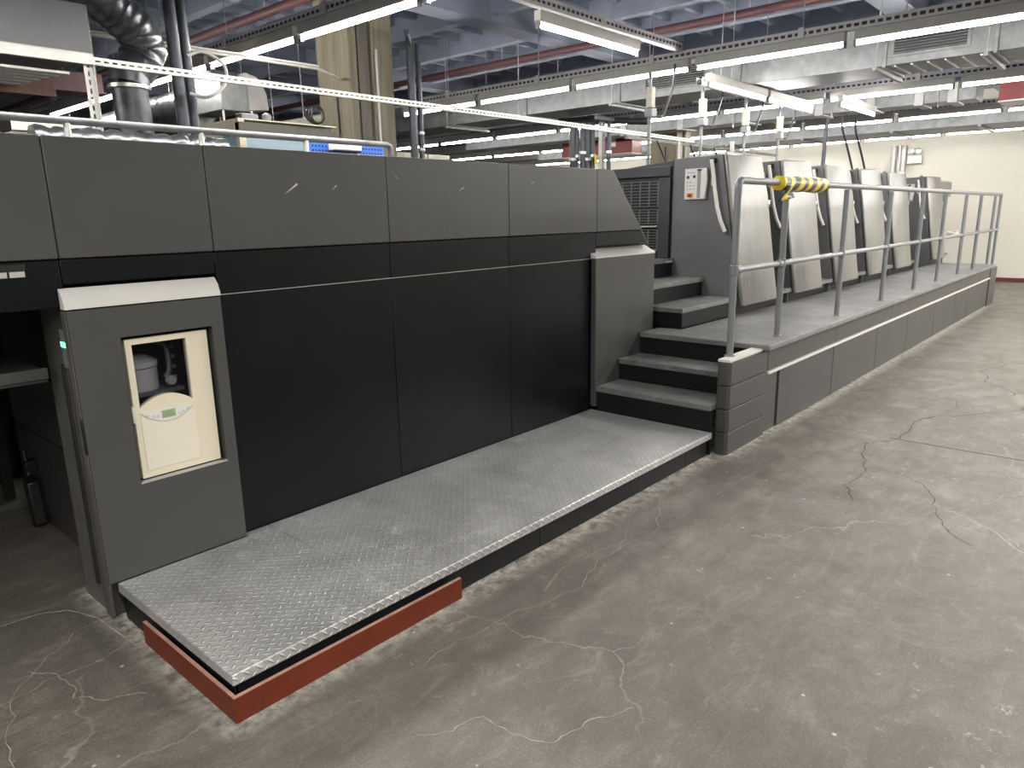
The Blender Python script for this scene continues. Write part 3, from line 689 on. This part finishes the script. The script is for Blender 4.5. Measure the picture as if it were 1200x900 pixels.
# row starts are the middle of the lamp nearest the right of the picture
for r, (x, _, n, p) in ROWS.items():
    # last visible lamp counted from the right-hand (near) end
    for k in range(n):
        y = {'A': 1.76, 'B': -1.49, 'C': -1.71, 'D': -1.76, 'E': -0.24}[r] + (k - (1 if r == 'A' else 0)) * p
        lamp(x, y, 'fluorescent tube, ' + ORD[k] + ' from the right in the ' + RN[r], 'lamps in the ' + RN[r])
    y0 = {'A': 1.76, 'B': -1.49, 'C': -1.71, 'D': -1.76, 'E': -0.24}[r] - p * (1.6 if r != 'A' else 3.2)
    tray('cable_tray', 'perforated grey tray above the lamps of the ' + RN[r], 'y', y0, y0 + p * (n + 2.2), x, 3.168)
lamp(5.49, 0.85, 'single fluorescent tube hung crosswise above the sloping machine end', 'crosswise lamps', True)
lamp(8.15, 0.72, 'crosswise fluorescent tube, left of the pair above the press units', 'crosswise lamps', True, 2.9)
lamp(9.7, 0.72, 'crosswise fluorescent tube, right of the pair above the press units', 'crosswise lamps', True, 2.9)
lamp(10.8, 0.234, 'crosswise fluorescent tube farthest right, between the third and fourth rows', 'crosswise lamps', True, 2.9)
tray('cable_tray', 'perforated tray crossing above the single crosswise lamp', 'x', 3.72, 7.26, 0.98, 3.24)
tray('cable_tray', 'perforated tray above the pair of crosswise lamps', 'x', 7.4, 10.5, 0.82, 2.912, 3.0)
# the lamp rows run on outside the picture: to the right of each row, and two rows over the left end
def row_lamp(x, y, e=36):
    ld = bpy.data.lights.new('row_lamp', 'AREA'); ld.shape = 'RECTANGLE'; ld.size = 0.06; ld.size_y = 1.5; ld.energy = e; ld.color = (1, 0.965, 0.9)
    lo = bpy.data.objects.new('row_lamp', ld); COL.objects.link(lo); lo.location = (x, y, 3.05)
for x in (7.3, 10.72, 13.95, 17.4):
    for k in range(3): row_lamp(x, -3.6 - 1.56 * k - (0 if x < 14 else 0.2))
row_lamp(3.68, -4.6, 34); row_lamp(0.1, -5.0, 34); row_lamp(0.1, -2.6, 22)
for y in (2.0, 3.6): row_lamp(-0.1, y)
for y in (-4.4, -1.2, 2.0): row_lamp(-3.6, y, 60)
for x in (2.95, 1.3):                                      # crosswise lamps on the tray over the machine front
    row_lamp(x, 0.85, 13)
for o_ in list(COL.objects)[-2:]: o_.rotation_euler = (0, 0, PI / 2)

# ------------------------------------------------------------------ overhead steel and ducts
sr = thing('slotted_strut', (4, 2.0, 2.56), 'long white slotted strut crossing over the machine on uprights', 'strut')
MB().slotted('x', 0.2, 9.6, (0, 2.0, 2.545), 0.045, 0.003, 0.05, 0.03).box(0.2, 9.6, 2.003, 2.045, 2.586, 2.589).box(0.2, 9.6, 2.003, 2.03, 2.545, 2.548).build('strut_bar', 'strut', sr, smooth=False)
for x in (1.81, 9.2):
    MB().slotted('z', 1.91, 2.545, (x, 2.03, 0), 0.05, 0.003, 0.05, 0.03).slotted('z', 1.91, 2.545, (x + 0.05, 2.0, 0), 0.003, 0.04, 0.05, 0.03).build('upright', 'strut', sr, smooth=False)
mr = thing('machine_rail', (2.3, 1.0, 1.909), 'low grey guard rail standing on top of the machine housing', 'railing')
MB().tube([(0.1, 1.0, 2.085), (3.30, 1.0, 2.085), (3.325, 1.0, 2.075), (3.333, 1.0, 2.05), (3.333, 1.0, 1.91)], 0.019, 14).build('top_rail', 'galv', mr)
for x in (1.33, 1.995, 2.66): MB().tube([(x, 1.0, 1.909), (x, 1.0, 2.085)], 0.016, 12).build('post', 'alu', mr)
for i, x in enumerate((4.65, 8.5, 12.4, 16.3)):
    t = thing('sprinkler_pipe', (x, 3, 3.78), ['dull red pipe under the ceiling, nearest of the four', 'dull red pipe under the ceiling above the second lamp row', 'dull red pipe under the ceiling beyond the big duct', 'dull red pipe under the ceiling near the cream wall'][i], 'pipe', 'red pipes under the ceiling')
    MB().tube([(x, -11.9, 3.80), (x, 16.8, 3.80)], 0.05, 12).build('pipe_run', 'pipe', t)
    for y in (-6, -2.4, 0.8, 4.6, 8.8): MB().tube([(x, y, 3.84), (x, y, 4.3)], 0.006, 6).build('hanger_rod', 'tray', t)
# big duct
du = thing('air_duct', (8.85, 0.5, 3.0), 'big galvanised rectangular duct behind the second lamp row', 'duct', 'ventilation ducts')
YS = [-6.0, -4.6, -3.15, -1.66, -0.70, 0.85, 2.5, 4.1, 5.6, 7.2]
MB().box(8.45, 9.15, -6.0, 7.2, 3.02, 3.46).build('duct_body', 'galv', du, 0.004)
for y in YS[1:-1]:
    MB().box(8.43, 9.17, y - 0.018, y + 0.018, 3.0, 3.48).build('flange', 'galv', du, 0.003)
    MB().box(8.30, 9.30, y + 0.03, y + 0.07, 2.965, 3.0).build('support_bar', 'galv', du, 0.003)
    for x in (8.34, 9.26): MB().tube([(x, y + 0.05, 3.0), (x, y + 0.05, 4.3)], 0.006, 6).build('hanger_rod', 'tray', du)
for a, b in ((-1.42, -0.78), (1.3, 2.1)):
    gm = MB()
    for k in range(8): gm.prism([(8.435, 3.125 + 0.026 * k), (8.45, 3.135 + 0.026 * k), (8.45, 3.140 + 0.026 * k), (8.435, 3.130 + 0.026 * k)], a, b, 'y')
    fr = MB().box(8.43, 8.452, a - 0.03, b + 0.03, 3.09, 3.115).box(8.43, 8.452, a - 0.03, b + 0.03, 3.34, 3.365).box(8.43, 8.452, a - 0.03, a, 3.115, 3.34).box(8.43, 8.452, b, b + 0.03, 3.115, 3.34).build('grille_frame', 'galv', du)
    gm.build('louvres', 'galv', fr); MB().box(8.446, 8.4495, a, b, 3.115, 3.34).build('grille_shadow', 'blk', fr)
for y in (-1.55, -1.4, -1.25, -1.1, -0.95, -0.8): MB().box(8.5, 9.1, y, y + 0.02, 3.01, 3.022).build('stiffener', 'alu', du)
d2 = thing('air_duct', (12.3, 1.5, 3.0), 'galvanised duct with cross ribs behind the third lamp row', 'duct', 'ventilation ducts')
MB().box(12.1, 12.6, -0.9, 9.0, 3.05, 3.27).build('duct_body', 'galv', d2, 0.004)
for y in (-0.62, -0.2, 0.45, 1.2, 2.4, 3.6, 4.8): MB().box(12.08, 12.62, y - 0.06, y + 0.06, 3.03, 3.29).build('flange', 'tray', d2, 0.003)
for y in (-0.45, 1.0, 2.6): MB().slotted('z', 2.98, 4.3, (12.06, y, 0), 0.05, 0.003).build('hanger_strip', 'strut', d2, smooth=False)
d3 = thing('air_duct', (15.9, 1.5, 2.95), 'wide flat duct just above the last lamp row', 'duct', 'ventilation ducts')
MB().box(15.3, 16.6, -4, 9.5, 3.0, 3.3).build('duct_body', 'galv', d3, 0.004)
for y in (-2.2, -0.45, 0.95, 2.6, 4.2, 6): MB().box(15.25, 16.65, y - 0.03, y + 0.03, 2.96, 3.0).build('support_bar', 'galv', d3, 0.003)
for y in (-2.2, 0.95, 4.2): MB().tube([(15.6, y, 3.28), (15.6, y, 4.3)], 0.006, 6).build('hanger_rod', 'tray', d3)
d4 = thing('air_duct', (5.6, 7.2, 2.65), 'pale beige duct in the shade between white hood and near column', 'duct', 'ventilation ducts')
MB().box(5.40, 5.75, 4.75, 10.5, 2.70, 2.84).build('duct_body', 'insul', d4, 0.004)
for y in (5.2, 5.9, 6.6, 7.3, 8.0, 8.7): MB().tube([(5.42, y, 2.84), (5.42, y, 4.3)], 0.006, 6).build('hanger_rod', 'tray', d4)
for nm, (x0, x1, y0, y1, z0, z1), lab in (
    ('red_cabinet', (12.0, 12.55, -2.6, -1.18, 2.98, 3.35), 'red metal box hung under the ceiling at the right edge'),
    ('red_cabinet', (12.8, 13.1, 1.93, 2.2, 3.08, 3.3), 'small red box hanging between lamp rows above the second and third guards'),
    ('red_cabinet', (13.2, 13.6, 5.3, 7.1, 2.82, 3.22), 'long red box with white labels behind the dark pipe cluster')):
    t = thing(nm, ((x0 + x1) / 2, (y0 + y1) / 2, z0), lab, 'box', 'red boxes under the ceiling')
    MB().box(x0, x1, y0, y1, z0, z1).build('casing', 'redp', t, 0.006)
    MB().box(x0 - 0.01, x1, y0, y1, z0 - 0.02, z0).build('bottom_rim', 'capw', t, 0.003)
    for q in ((0.75,) if y1 - y0 < 1.5 else (0.25, 0.6)): MB().box(x0 - 0.006, x0, y0 + (y1 - y0) * q - 0.06, y0 + (y1 - y0) * q + 0.06, z0 + 0.14, z1 - 0.08).build('white_label', 'capw', t)
    for y in (y0 + 0.05, y1 - 0.05): MB().tube([(x0 + 0.1, y, z1), (x0 + 0.1, y, 4.3)], 0.006, 6).build('hanger_rod', 'tray', t)

# columns
def column(x, y, lab):
    t = thing('concrete_column', (x, y, 0), lab, 'column', 'concrete columns')
    s_ = 0.29
    MB().prism([(x - s_, y - s_), (x - s_ + 0.10, y - s_), (x - s_ + 0.10, y - s_ + 0.09), (x - s_ + 0.30, y - s_ + 0.09), (x - s_ + 0.30, y - s_), (x + s_, y - s_), (x + s_, y + s_), (x - s_, y + s_)], 0, 4.0, 'z').build('shaft', 'conc', t, 0.008)
    MB().box(x - s_ + 0.13, x - s_ + 0.27, y - s_ + 0.02, y - s_ + 0.088, 0, 4.0).build('steel_channel', 'chan', t, 0.004)
    MB().tube([(x - s_ + 0.34, y - s_ - 0.02, 0.5), (x - s_ + 0.34, y - s_ - 0.02, 3.35)], 0.014, 8).build('conduit', 'capw', t)
    MB().tube([(x - s_ - 0.012, y - 0.05, 2.86), (x - s_ - 0.012, y - 0.06, 2.6), (x - s_ - 0.012, y - 0.08, 1.0)], 0.012, 8).build('cable', 'blk', t)
    return t
column(5.20, 3.80, 'board marked concrete column rising behind the machine')
column(13.44, 4.54, 'concrete column farther back, beside the press unit posts')
cd = thing('conduit', (3.3, 3.2, 3.0), 'thin white conduit running to the near concrete column', 'pipe')
MB().tube([(2.1, 3.27, 3.0), (4.25, 3.2, 3.0), (4.31, 3.21, 3.0), (4.905, 3.66, 3.03)], 0.014, 8).build('conduit_tube', 'capw', cd)
MB().tube([(2.1, 3.24, 3.015), (4.3, 3.17, 3.015)], 0.009, 8).build('conduit_tube', 'capw', cd)

# flexible hose, wrapped down pipe, twin riser pipes
fh = thing('exhaust_hose', (2.5, 2.95, 1.95), 'shiny flexible exhaust hose bending down over the machine', 'duct')
path = [(1.55, 2.62, 3.62), (1.85, 2.75, 3.42), (2.15, 2.86, 3.25), (2.4, 2.93, 3.12), (2.56, 2.96, 3.0), (2.60, 2.98, 2.88), (2.55, 2.98, 2.78), (2.47, 2.98, 2.70), (2.45, 2.98, 2.6)]
P2, R2 = [], []
for i in range(len(path) - 1):
    a, b = Vector(path[i]), Vector(path[i + 1])
    n = max(2, int((b - a).length / 0.02))
    for k in range(n):
        P2.append(a.lerp(b, k / n)); R2.append(0.155 + 0.006 * math.sin(len(P2) * 1.6) if i < 6 else 0.145)
MB().tube(P2, R2, 20).build('flexible_hose', 'foil', fh)
MB().tube([(2.45, 2.98, 2.62), (2.46, 2.98, 2.3), (2.47, 2.98, 0.0)], [0.128, 0.125, 0.13], 20).build('wrapped_downpipe', 'wrap', fh)
MB().lathe((2.45, 2.98, 2.58), [(0.13, 0), (0.15, 0.005), (0.15, 0.03), (0.13, 0.035)], 20).build('hose_clip', 'alu', fh)
tr = thing('riser_pipes', (2.58, 2.4, 1.91), 'pair of dark riser pipes with taped wires', 'pipe')
MB().tube([(2.555, 2.37, 1.91), (2.53, 2.37, 3.97)], 0.042, 14).build('riser', 'dpipe', tr)
MB().tube([(2.66, 2.42, 1.91), (2.63, 2.42, 3.97)], 0.036, 14).build('riser', 'dpipe', tr)
for z in (1.97, 2.06, 2.15): MB().lathe((2.66, 2.42, z), [(0.037, 0), (0.046, 0.005), (0.046, 0.02), (0.037, 0.025)], 14).build('pipe_clip', 'capw', tr)
MB().cable([(2.62, 2.36, 2.5), (2.72, 2.3, 2.48), (2.86, 2.3, 2.58), (2.88, 2.32, 2.72), (2.75, 2.36, 2.80), (2.64, 2.38, 2.76)], 0.012, 8).build('loose_cable', 'capw', tr)
fl_ = thing('foil_hose', (1.95, 1.62, 1.91), 'crinkled foil hose lying on top of the machine housing', 'duct')
MB().tube([(1.36 + 0.02 * k, 1.62, 2.045 + 0.004 * math.sin(k)) for k in range(55)], [0.078 + 0.006 * math.sin(k * 1.3) for k in range(55)], 16).build('hose', 'foil', fl_)
for x in (1.6, 2.2): MB().box(x, x + 0.05, 1.56, 1.68, 1.909, 1.972).build('cradle', 'wood', fl_, 0.004)
sd = thing('round_duct', (3.95, 6.4, 2.78), 'silver round duct running under the nearest lamp row', 'duct')
MB().tube([(3.95, 4.95 + 0.05 * k, 2.78) for k in range(90)], [0.2 if k > 18 else 0.2 + 0.018 * (k % 3) for k in range(90)], 22).build('duct_tube', 'foil', sd)
for y in (5.6, 7.2, 8.8): MB().tube([(3.95, y, 2.95), (3.95, y, 4.3)], 0.006, 6).build('hanger_rod', 'tray', sd)
ad = thing('duct_hood', (4.2, 4.75, 2.3), 'white square hood joining the silver duct above the glazed booth', 'duct')
MB().prism([(4.40, 2.72), (4.94, 2.72), (4.94, 3.12), (4.62, 3.14), (4.40, 3.0)], 3.93, 4.24, 'x').build('hood_body', 'galv', ad, 0.01)
MB().prism([(4.24, 2.74), (4.48, 2.76), (4.47, 2.92), (4.42, 3.03), (4.36, 3.09), (4.24, 3.12)], 4.42, 4.92, 'y').build('curved_side', 'tray', ad, 0.006)
for x, y in ((3.95, 4.42), (4.27, 4.42), (4.45, 4.45)): MB().tube([(x, y, 1.9), (x, y, 2.74)], 0.012, 8).build('leg', 'strut', ad)
bo = thing('glazed_booth', (3.7, 3.3, 0), 'cream framed booth with blue panes behind the machine', 'booth')
MB().box(3.30, 3.36, 2.96, 3.02, 0, 2.44).build('corner_post', 'cream', bo, 0.005)
MB().box(3.30, 4.25, 2.955, 3.03, 2.32, 2.42).build('top_beam', 'olive', bo, 0.005)
MB().box(3.295, 3.36, 3.02, 4.1, 2.32, 2.44).build('top_beam', 'cream', bo, 0.005)
MB().box(3.36, 4.25, 2.98, 3.0, 0, 2.32).build('pane', 'bglass', bo)
MB().box(3.32, 3.34, 3.02, 4.1, 0, 2.32).build('pane', 'bglass', bo)
MB().box(4.25, 4.30, 2.96, 3.02, 0, 2.40).build('corner_post', 'olive', bo, 0.005)
MB().box(3.30, 4.30, 2.96, 4.1, 2.44, 2.45).build('roof_plate', 'cream', bo)
rv = thing('roof_valve', (3.45, 3.05, 2.45), 'small pale valve fittings on the booth roof', 'fitting')
MB().box(3.36, 3.52, 3.0, 3.1, 2.45, 2.50).build('valve_block', 'galv', rv, 0.008)
MB().lathe((3.62, 3.04, 2.45), [(0.035, 0), (0.04, 0.02), (0.04, 0.05), (0.02, 0.07)], 16).build('valve_head', 'galv', rv)
co = thing('hose_coil', (4.1, 2.9, 2.42), 'black hose coiled on the booth corner beside the column', 'hose')
cm_ = MB()
for j in range(3):
    cm_.tube([(4.12 + (0.10 - 0.015 * j) * math.cos(t * PI / 10), 3.03 - 0.02 * j, 2.545 + 0.075 * math.sin(t * PI / 10)) for t in range(0, 21)], 0.010, 8)
cm_.build('coil', 'blk', co)
# blue perforated board with a white box
bl = thing('blue_board', (3.2, 1.3, 1.91), 'blue perforated tool board standing on the machine top', 'board')
nb = MB().box(2.884, 3.51, 1.30, 1.315, 1.91, 2.140).build('board', 'blue', bl, 0.004)
hm = MB()
for i in range(23):
    for j in range(7): hm.box(2.902 + 0.0262 * i, 2.914 + 0.0262 * i, 1.2988, 1.302, 1.93 + 0.029 * j, 1.942 + 0.029 * j)
hm.build('hole_pattern', 'blk', nb)
wb = thing('white_box', (3.15, 1.25, 2.07), 'white box hanging from the rail in front of the blue board', 'box')
MB().box(3.03, 3.26, 1.225, 1.299, 2.055, 2.115).build('box_body', 'white', wb, 0.006)
MB().box(3.03, 3.26, 1.23, 1.29, 2.047, 2.054).build('box_base', 'blk', wb, 0.003)
MB().cable([(3.06, 1.24, 2.115), (3.07, 1.2, 2.14), (3.05, 1.17, 2.15)], 0.006, 8).build('box_cable', 'pipe', wb)
# left: dryer cabinet, shelf board, pale pipe
gx = thing('exhaust_cabinet', (1.2, 2.5, 2.63), 'large grey sheet metal box hanging at the top left corner', 'cabinet')
MB().box(0.6, 1.94, 2.2, 2.9, 2.64, 2.935).build('casing', 'hous', gx, 0.008)
MB().box(0.6, 1.92, 2.15, 2.2, 2.575, 2.64).build('lower_channel', 'strut', gx, 0.006)
sl = MB()
for k in range(6): sl.box(0.6, 1.80 - 0.03 * k, 2.25 + 0.09 * k, 2.31 + 0.09 * k, 2.515 - 0.004 * k, 2.53 - 0.004 * k)
sl.build('slat_floor', 'strut', gx)
MB().box(0.6, 1.88, 2.78, 2.80, 2.45, 2.56).build('edge_board', 'wood', gx, 0.004)
for x in (0.7, 1.1): MB().tube([(x, 2.4, 2.935), (x, 2.4, 4.3)], 0.01, 8).build('hanger_rod', 'tray', gx)
ib = thing('dusty_board', (1.42, 1.72, 1.91), 'dusty white board lying behind the rail at the left edge', 'board')
MB().box(1.29, 1.54, 1.70, 1.72, 2.10, 2.165).build('board', 'insul', ib, 0.004)
MB().box(1.28, 1.55, 1.705, 1.82, 1.909, 2.095).build('base_box', 'hous', ib, 0.006)
pw = thing('pale_hose', (1.2, 1.9, 1.91), 'pale ribbed hose rising at the far left edge', 'hose')
MB().tube([(1.24 - 0.001 * k, 1.9, 1.91 + 0.012 * k) for k in range(50)], [0.05 + 0.004 * (k % 2) for k in range(50)], 14).build('hose', 'capw', pw)
rd = thing('roof_beam', (1.9, 6.0, 3.05), 'dark red steel beam in the shade beyond the grey box', 'beam')
MB().box(0.5, 3.4, 6.0, 6.2, 3.0, 3.2).box(0.5, 3.4, 5.92, 6.28, 2.985, 3.0).build('beam_web', 'pipe', rd)
for x in (1.0, 1.8, 2.6): MB().tube([(x, 6.1, 3.2), (x, 6.1, 4.3)], 0.008, 6).build('hanger_rod', 'tray', rd)

# dark risers behind the machine
dr_ = thing('riser_pipes', (5.65, 3.34, 0), 'dark double riser pipe just right of the near column', 'pipe')
for dx, r in ((-0.05, 0.045), (0.06, 0.03)):
    MB().tube([(5.65 + dx, 3.34, 0.0), (5.65 + dx, 3.34, 3.45)], r, 12).build('riser', 'dpipe', dr_)
MB().tube([(5.60, 3.34, 3.40), (5.55, 3.30, 3.46), (5.45, 3.2, 3.47), (5.35, 3.1, 3.47)], 0.03, 10).build('elbow', 'dpipe', dr_)
for z in (2.2, 2.32, 2.5): MB().lathe((5.71, 3.34, z), [(0.03, 0), (0.04, 0.01), (0.04, 0.03), (0.03, 0.04)], 12).build('pipe_clip', 'alu', dr_)
bb = thing('cable_trunking', (6.2, 3.9, 2.3), 'cream trunking boxes standing just right of the near column', 'trunking')
for a, b in ((5.55, 5.9), (5.91, 6.3), (6.31, 6.68)): MB().box(a, b, 3.9, 4.0, 2.24, 2.36).build('trunking_box', 'insul', bb, 0.008)
for x in (5.7, 6.5): MB().box(x, x + 0.05, 3.92, 3.98, 0, 2.24).build('leg', 'dark', bb)
cl = thing('pipe_cluster', (9.8, 3.9, 0), 'cluster of dark vertical hoses with yellow tag behind the sloping end', 'pipe')
for k, (du_, r) in enumerate(((0.0, 0.05), (0.07, 0.028), (0.17, 0.05), (0.25, 0.05), (0.33, 0.035), (0.60, 0.035))):
    x, y = 9.55 + 0.62 * du_ , 4.08 - 0.62 * du_ * 1.15
    MB().tube([(x, y, 0.0), (x, y, 3.02)], r, 12).build('hose', 'dpipe', cl)
    MB().lathe((x, y, 2.42 + 0.05 * (k % 3)), [(r, 0), (r + 0.012, 0.01), (r + 0.012, 0.04), (r, 0.05)], 12).build('hose_clip', 'alu', cl)
lad = MB()
for k in range(30): lad.box(9.80, 9.88, 3.71, 3.75, 1.6 + 0.047 * k, 1.632 + 0.047 * k)
lad.box(9.795, 9.805, 3.70, 3.76, 1.55, 3.0).box(9.875, 9.885, 3.70, 3.76, 1.55, 3.0).build('cable_chain', 'strut', cl)
yt = MB().box(9.70, 9.77, 3.76, 3.77, 2.36, 2.50).build('yellow_tag', 'yellow', cl, 0.006); yt['label'] = 'yellow tag'
MB().box(9.45, 10.0, 3.6, 4.15, 3.0, 3.06).build('top_bracket', 'dpipe', cl, 0.006)
MB().tube([(9.3, 4.5, 3.02), (9.7, 4.0, 3.04), (10.4, 3.2, 3.0)], 0.05, 10).build('cross_hose', 'dpipe', cl)

# cable posts that stand on the units
PLB = ['grey cable post with cream box, nearest, above the sloping end', 'second grey cable post, above the control panel side', 'third grey cable post, above the first guard', 'fourth grey cable post, above the second guard']
def cpost(x, y):
    t = thing('cable_post', (x, y, 2.0), PLB[0], 'post', 'cable posts behind the units')
    MB().tube([(x, y, 2.008), (x, y, 3.0)], 0.019, 12).build('pole', 'galv', t)
    MB().box(x - 0.045, x + 0.03, y - 0.05, y + 0.02, 2.66, 2.86).build('junction_box', 'insul', t, 0.006)
    MB().box(x - 0.055, x + 0.045, y - 0.06, y + 0.03, 2.57, 2.65).build('socket_block', 'galv', t, 0.006)
    MB().cable([(x + 0.06, y, 2.60), (x + 0.16, y - 0.05, 2.58), (x + 0.22, y - 0.06, 2.66), (x + 0.33, y - 0.08, 2.9), (x + 0.36, y - 0.08, 3.12)], 0.011, 8).build('cable', 'blk', t)
    return t
p0 = cpost(6.88, 1.1)
for k, x in enumerate((8.03, 9.2, 10.3), 1):
    o = copy_tree(p0); o.location = (x, 1.1, 2.0); o['label'] = PLB[k]
dk = thing('cable_post', (12.15, 1.1, 2.0), 'dark post beside two hanging cables above the third guard', 'post', 'cable posts behind the units')
MB().tube([(12.15, 1.1, 2.012), (12.2, 1.1, 3.0)], 0.03, 12).build('pole', 'dpipe', dk)
for i, (x, lab) in enumerate(((13.1, 'dark cable dropping to the fourth guard, left of the two'), (13.8, 'dark cable dropping to the fourth guard, right of the two'))):
    o = MB().cable([(x - 0.35, 1.05, 3.1), (x - 0.32, 1.05, 2.9), (x - 0.15, 1.0, 2.6), (x, 0.95, 2.3), (x + 0.05, 0.9, 2.06)], 0.018, 8).build('hanging_cable', 'dpipe'); tag(o, lab, 'cable')
# second strut among the posts
s3 = thing('slotted_strut', (11, 2.6, 2.5), 'thin grey strut with lattice rods behind the cable posts', 'strut')
MB().box(8.8, 14.0, 2.6, 2.64, 2.60, 2.64).build('strut_bar', 'steelg', s3)
MB().box(12.0, 12.06, 2.55, 2.6, 0.0, 2.75).build('upright', 'capw', s3)
for x in (9.6, 10.6, 11.4): MB().tube([(x, 2.6, 2.62), (x + 0.5, 2.6, 2.1)], 0.012, 8).build('brace_rod', 'blk', s3)
# on the cream wall
wp = thing('wall_pipes', (18.8, 1.6, 0), 'white vertical pipes fixed to the cream wall behind the far unit', 'pipe')
for y, r in ((1.78, 0.05), (1.66, 0.035), (1.57, 0.05)): MB().tube([(18.8, y, 0.0), (18.8, y, 3.0)], r, 12).build('pipe', 'strut', wp)
MB().tube([(18.6, 1.8, 2.16), (18.6, 2.2, 2.16)], 0.03, 10).build('branch_pipe', 'capw', wp)
em = thing('emergency_light', (18.85, 1.38, 2.6), 'twin headed emergency lamp with white sign on the cream wall', 'emergency light')
MB().box(18.8, 18.9, 1.19, 1.50, 2.58, 2.76).build('lamp_case', 'white', em, 0.012)
for y in (1.42, 1.27): MB().lathe((18.74, y, 2.85), [(0.06, 0), (0.075, 0.01), (0.06, 0.08), (0.03, 0.12)], 16, 'x').build('lamp_head', 'strut', em)
MB().box(18.795, 18.80, 1.20, 1.49, 2.575, 2.59).build('case_rim', 'steelg', em)

# ------------------------------------------------------------------ camera
f, yaw, pitch, roll = 839.8865, 0.8436, 0.2310, -0.0182
Fv = Vector((math.sin(yaw) * math.cos(pitch), math.cos(yaw) * math.cos(pitch), -math.sin(pitch)))
Rv = Vector((math.cos(yaw), -math.sin(yaw), 0)); Uv = Rv.cross(Fv)
R2v = math.cos(roll) * Rv + math.sin(roll) * Uv; U2v = -math.sin(roll) * Rv + math.cos(roll) * Uv
cam = bpy.data.cameras.new('camera'); cam.sensor_width = 36.0; cam.lens = 36.0 * f / 1200.0; cam.clip_start = 0.02; cam.clip_end = 100
co_ = bpy.data.objects.new('camera', cam); COL.objects.link(co_)
mw = Matrix((R2v, U2v, -Fv)).transposed().to_4x4(); mw.translation = Vector((0, -3.0414, 1.6))
co_.matrix_world = mw
SC.camera = co_

# ------------------------------------------------------------------ world and colour
wd = bpy.data.worlds.new('dim_hall'); SC.world = wd; wd.use_nodes = True
wd.node_tree.nodes['Background'].inputs[0].default_value = (0.5, 0.52, 0.56, 1); wd.node_tree.nodes['Background'].inputs[1].default_value = 0.05
SC.view_settings.view_transform = 'Standard'; SC.view_settings.look = 'None'
SC.view_settings.gamma = 1.0; SC.view_settings.use_curve_mapping = False
SC.view_settings.exposure = 1.6
SC.cycles.use_denoising = True
SC.cycles.max_bounces = 8; SC.cycles.diffuse_bounces = 4
SC.cycles.sample_clamp_indirect = 6
